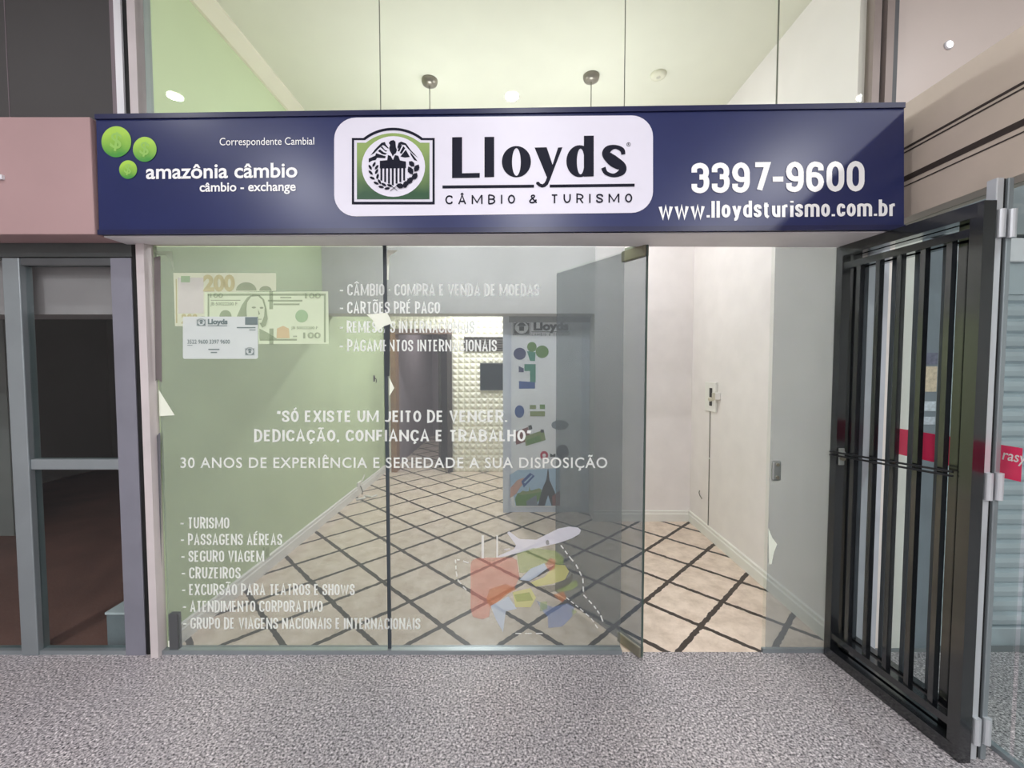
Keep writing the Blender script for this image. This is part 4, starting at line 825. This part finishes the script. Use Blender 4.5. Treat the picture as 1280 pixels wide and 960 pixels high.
# aluminium post and gate
p0 = Vector((1.765, -.58, 0))
po = root('gate_post', (p0.x, p0.y, 0), 'bright aluminium hinge post right of the black gate', 'post')
MB().box(1.734, 1.760, -.600, -.565, 0, z_bot - .005).bev(.003, 2).done('post', alu_light, po)
MB().box(1.776, 1.796, -.600, -.565, 0, z_bot - .005).bev(.003, 2).done('post', alu, po)
MB().box(1.760, 1.776, -.590, -.57, 0, z_bot - .005).done('post_gap', black_gap, po)
for z in (2.0, 1.05, .12):
    for x in (1.747, 1.786):
        MB().tube([(x, -.606, z - .05), (x, -.606, z + .05)], .0125, 14).done('hinge', alu_light, po)
gt = root('folding_gate', (1.68, -.33, 0), 'black folding security gate of square steel bars swung open', 'gate')
def leaf(a_, b_, ts, tw, bar_m):
    a_, b_ = Vector((*a_, 0)), Vector((*b_, 0)); U = lambda t, z: a_ + (b_ - a_) * t + Vector((0, 0, z))
    H_ = 2.08; fw = .045
    f = MB()
    f.beam(U(0, .0), U(0, H_), fw * .9, fw * .9).beam(U(1, .0), U(1, H_), fw, fw)
    f.beam(U(0, H_ - .025), U(1, H_ - .025), fw, .05).beam(U(0, .028), U(1, .028), fw, .05)
    f.beam(U(0, H_ - .10), U(1, H_ - .10), fw * .7, .03).beam(U(0, .125), U(1, .125), fw * .8, .03)
    f.done('leaf_frame', gate_black, gt)
    for t in ts: MB().beam(U(t, .125), U(t, H_ - .09), tw, tw, up=(0, 1, 0)).done('bar', bar_m, gt)
    return U
U = leaf((1.636, -.035), (1.700, -.590), (.167, .333, .5, .667, .833), .021, gate_black)
leaf((1.700, -.026), (1.752, -.505), (.12, .42, .62, .84), .018, M('grey_black_gate_paint', (74, 80, 86), .3, .3, vary=.08))
for dz_ in (0, .016):
    MB().tube([U(-.02, 1.045 + dz_) + Vector((-.028, 0, 0)), U(.94, 1.075 + dz_) + Vector((-.028, 0, 0))], .0045, 8).done('lock_rod', M('dark_rod', (36, 36, 40), .4, .5), gt)
lp_ = U(0, 1.04) + Vector((0, -.026, 0))
MB().box(lp_.x - .014, lp_.x + .014, lp_.y - .006, lp_.y + .004, 1.0, 1.085).bev(.004, 2).done('lock_plate', steel, gt)
MB().tube([(lp_.x, lp_.y - .004, 1.035), (lp_.x, lp_.y - .016, 1.035)], .012, 16).done('lock_cylinder', steel_brown, gt)
MB().tube([(lp_.x, lp_.y - .005, 1.065), (lp_.x, lp_.y - .02, 1.065)], .006, 10).done('key_pin', steel, gt)
# facade beyond the glass
S(box('wall_pier', RX + .08, 1.895, .0, .12, 0, 3.69, M('blue_grey_pier', (186, 192, 198), .5)), 'blue grey wall end right of the shop front', 'wall')
S(box('wall_pillar', 1.895, 2.085, .03, .2, 0, 2.6, M('white_pillar', (244, 240, 232), .5, vary=.02)), 'white pillar between the shop and the roller shutter', 'wall')
S(box('wall_shutter_side', 2.085, 6.0, .12, .2, 0, 3.69, corr_wall), 'wall behind the roller shutter', 'wall')
S(box('wall_upper_right', 1.895, 6.0, .03, .12, 2.6, 3.69, cream_up), 'cream wall above the beige cladding', 'wall')
S(box('wall_shutter_head', 2.085, 6.0, .03, .12, 2.16, 2.6, M('grey_shutter_head', (150, 156, 160), .6)), 'grey wall above the roller shutter', 'wall')
rs = root('roller_shutter', (3.6, .07, 0), 'grey steel roller shutter of the neighbouring shop behind the side glass', 'shutter')
bm = MB(); zz = .10; prof = []
while zz < 1.86:
    prof += [(.070, zz), (.052, zz + .015), (.048, zz + .04), (.052, zz + .062), (.070, zz + .072)]; zz += .078
prof += [(.09, zz), (.09, .10)]
bm.prism([(2.20, y_, z_) for y_, z_ in prof], (3.5, 0, 0)); bm.done('slat_curtain', slat_m, rs)
MB().box(2.20, 5.7, .045, .085, 0.0, .10).bev(.006, 2).done('bottom_bar', slat_m, rs)
MB().box(2.20, 5.7, .02, .115, 2.02, 2.14).bev(.006, 2).done('shutter_box', white_metal, rs)
MB().box(2.20, 5.7, .04, .11, 1.86, 2.02).done('shutter_hood', slat_m, rs)
MB().box(2.09, 2.20, .03, .11, 0, 2.14).done('guide_rail', M('grey_rail', (132, 140, 148), .5), rs)
no = root('wall_notice', (2.145, .03, 1.3), 'small notices stuck on the rail beside the roller shutter', 'notice')
for z0, z1, cc in ((1.50, 1.56, (120, 120, 140)), (1.36, 1.49, (226, 206, 180)), (1.26, 1.31, (214, 220, 228)), (1.19, 1.23, (206, 212, 222))):
    box('notice_sheet', 2.105, 2.185, .0265, .0295, z0, z1, M('notice_paper', cc, .6, vary=.2, scale=60), no)

# ---------------------------------------------------------------- left neighbour
PN = plane_y(-.16)
pr = PN(122, 293)
pk_ = root('pink_fascia', (-3.5, -.1, 2.08), 'plain dusty pink fascia panel of the closed shop next door', 'fascia')
xr = A[0].x - .022; zt, zb = PN(60, 146).z, PN(60, 293).z
MB().box(-6, xr, -.16, -.02, zb, zt).bev(.004, 2).done('panel', pink_sign, pk_)
x1_, zl = PN(6, 222).x, PN(6, 222).z
MB().box(x1_ - .16, x1_, -.172, -.158, zl - .011, zl + .009).done('raised_letter', white_metal, pk_)
S(box('wall_upper_left', -6, fx['gap0'] - .04, -.02, .08, zt - .02, 3.69, grey_wall), 'dark grey panel wall above the pink fascia', 'wall')
S(MB().box(PY(8, 60, -.02).x, PY(8, 60, -.02).x + .003, -.022, -.018, zt, 3.69).box(fx['gap0'] - .055, fx['gap0'] - .035, -.03, -.018, zt, 3.69).done('trim_13', M('mauve_seam', (124, 112, 118), .6)), 'seams of the dark grey panel wall', 'trim')
S(box('trim_14', -6, fx['gap0'], -.012, .05, ZY(322), zb + .06, M('dark_grey_head', (84, 88, 88), .6)), 'dark grey head beam over the neighbouring glass door', 'trim')
D5 = root('door_5', (XY(95), 0, 0), 'grey aluminium framed glass door of the closed neighbouring shop', 'door', None, 'structure')
zt = ZY(324)
MB().box(XY(153, 0, 560), fx['gap0'], -.025, .03, 0, zt).done('jamb', M('lilac_grey_aluminium', (138, 138, 150), .45, .3), D5)
MB().box(XY(17, 0, 450), XY(38, 0, 450), -.03, .03, .0, zt).bev(.004, 2).done('stile', alu, D5)
MB().box(XY(38, 0, 450), XY(153), -.022, .022, ZY(586), ZY(573)).bev(.004, 2).done('mid_rail', alu, D5)
MB().box(XY(38, 0, 450), XY(153), -.022, .022, zt - .035, zt).done('top_rail', alu_dark, D5)
MB().box(-4.5, XY(153), -.022, .022, 0, .022).done('bottom_rail', alu, D5)
box('pane', XY(38, 0, 450), XY(153), -.003, .003, ZY(573), zt - .03, glass_dark, D5)
box('pane', XY(38, 0, 450), XY(153), -.003, .003, .02, ZY(586), glass_dark, D5)
W10 = root('window_10', (-3.4, 0, 0), 'dark glass of the closed neighbouring shop at the photo edge', 'window', None, 'structure')
box('pane', -4.5, XY(17, 0, 450), -.003, .003, .02, zt, glass_dark, W10)
S(box('floor_neighbour', -6, fx['gap0'], 0.0, 4.2, -.12, 0, brown_floor_m), 'dark reddish brown floor of the closed shop next door', 'floor')
S(MB().box(-6, fx['gap0'], 4.1, 4.2, 0, 3).box(-6.1, -6, 0, 4.2, 0, 3).box(fx['gap0'], LX - .08, .05, 4.2, 0, 3).done('wall_neighbour', brown_wall_m), 'dark walls of the closed shop next door', 'wall')
S(box('ceiling_neighbour', -6, fx['gap0'], .08, 4.2, 2.6, 2.7, brown_wall_m), 'dark ceiling of the closed shop next door', 'ceiling')
bz = PY(60, 393, .07).z
S(box('wall_neighbour_beam', -6, fx['gap0'] - .002, .07, .3, bz, 2.6, M('dusty_pink_beam', (176, 158, 162), .6)), 'dusty pink beam inside the closed shop next door', 'wall')
S(box('wall_neighbour_partition', -6, XY(12, 1.5, 560), 1.5, 1.6, 0, 2.4, M('grey_partition', (150, 146, 146), .7)), 'grey partition inside the closed shop next door', 'wall')
a, b = PY(133, 765, .05), PY(166, 808, .05)
bxr = root('grey_plinth', ((a.x + fx['gap0']) / 2, .25, 0), 'small grey plinth box with pale top behind the neighbouring glass door', 'plinth')
MB().box(a.x, fx['gap0'] - .01, .05, .42, 0, a.z - .012).done('plinth_body', M('mid_grey_paint', (128, 130, 136), .6), bxr)
MB().box(a.x - .004, fx['gap0'] - .008, .045, .425, a.z - .012, a.z).done('plinth_top', M('pale_top', (214, 212, 218), .5), bxr)
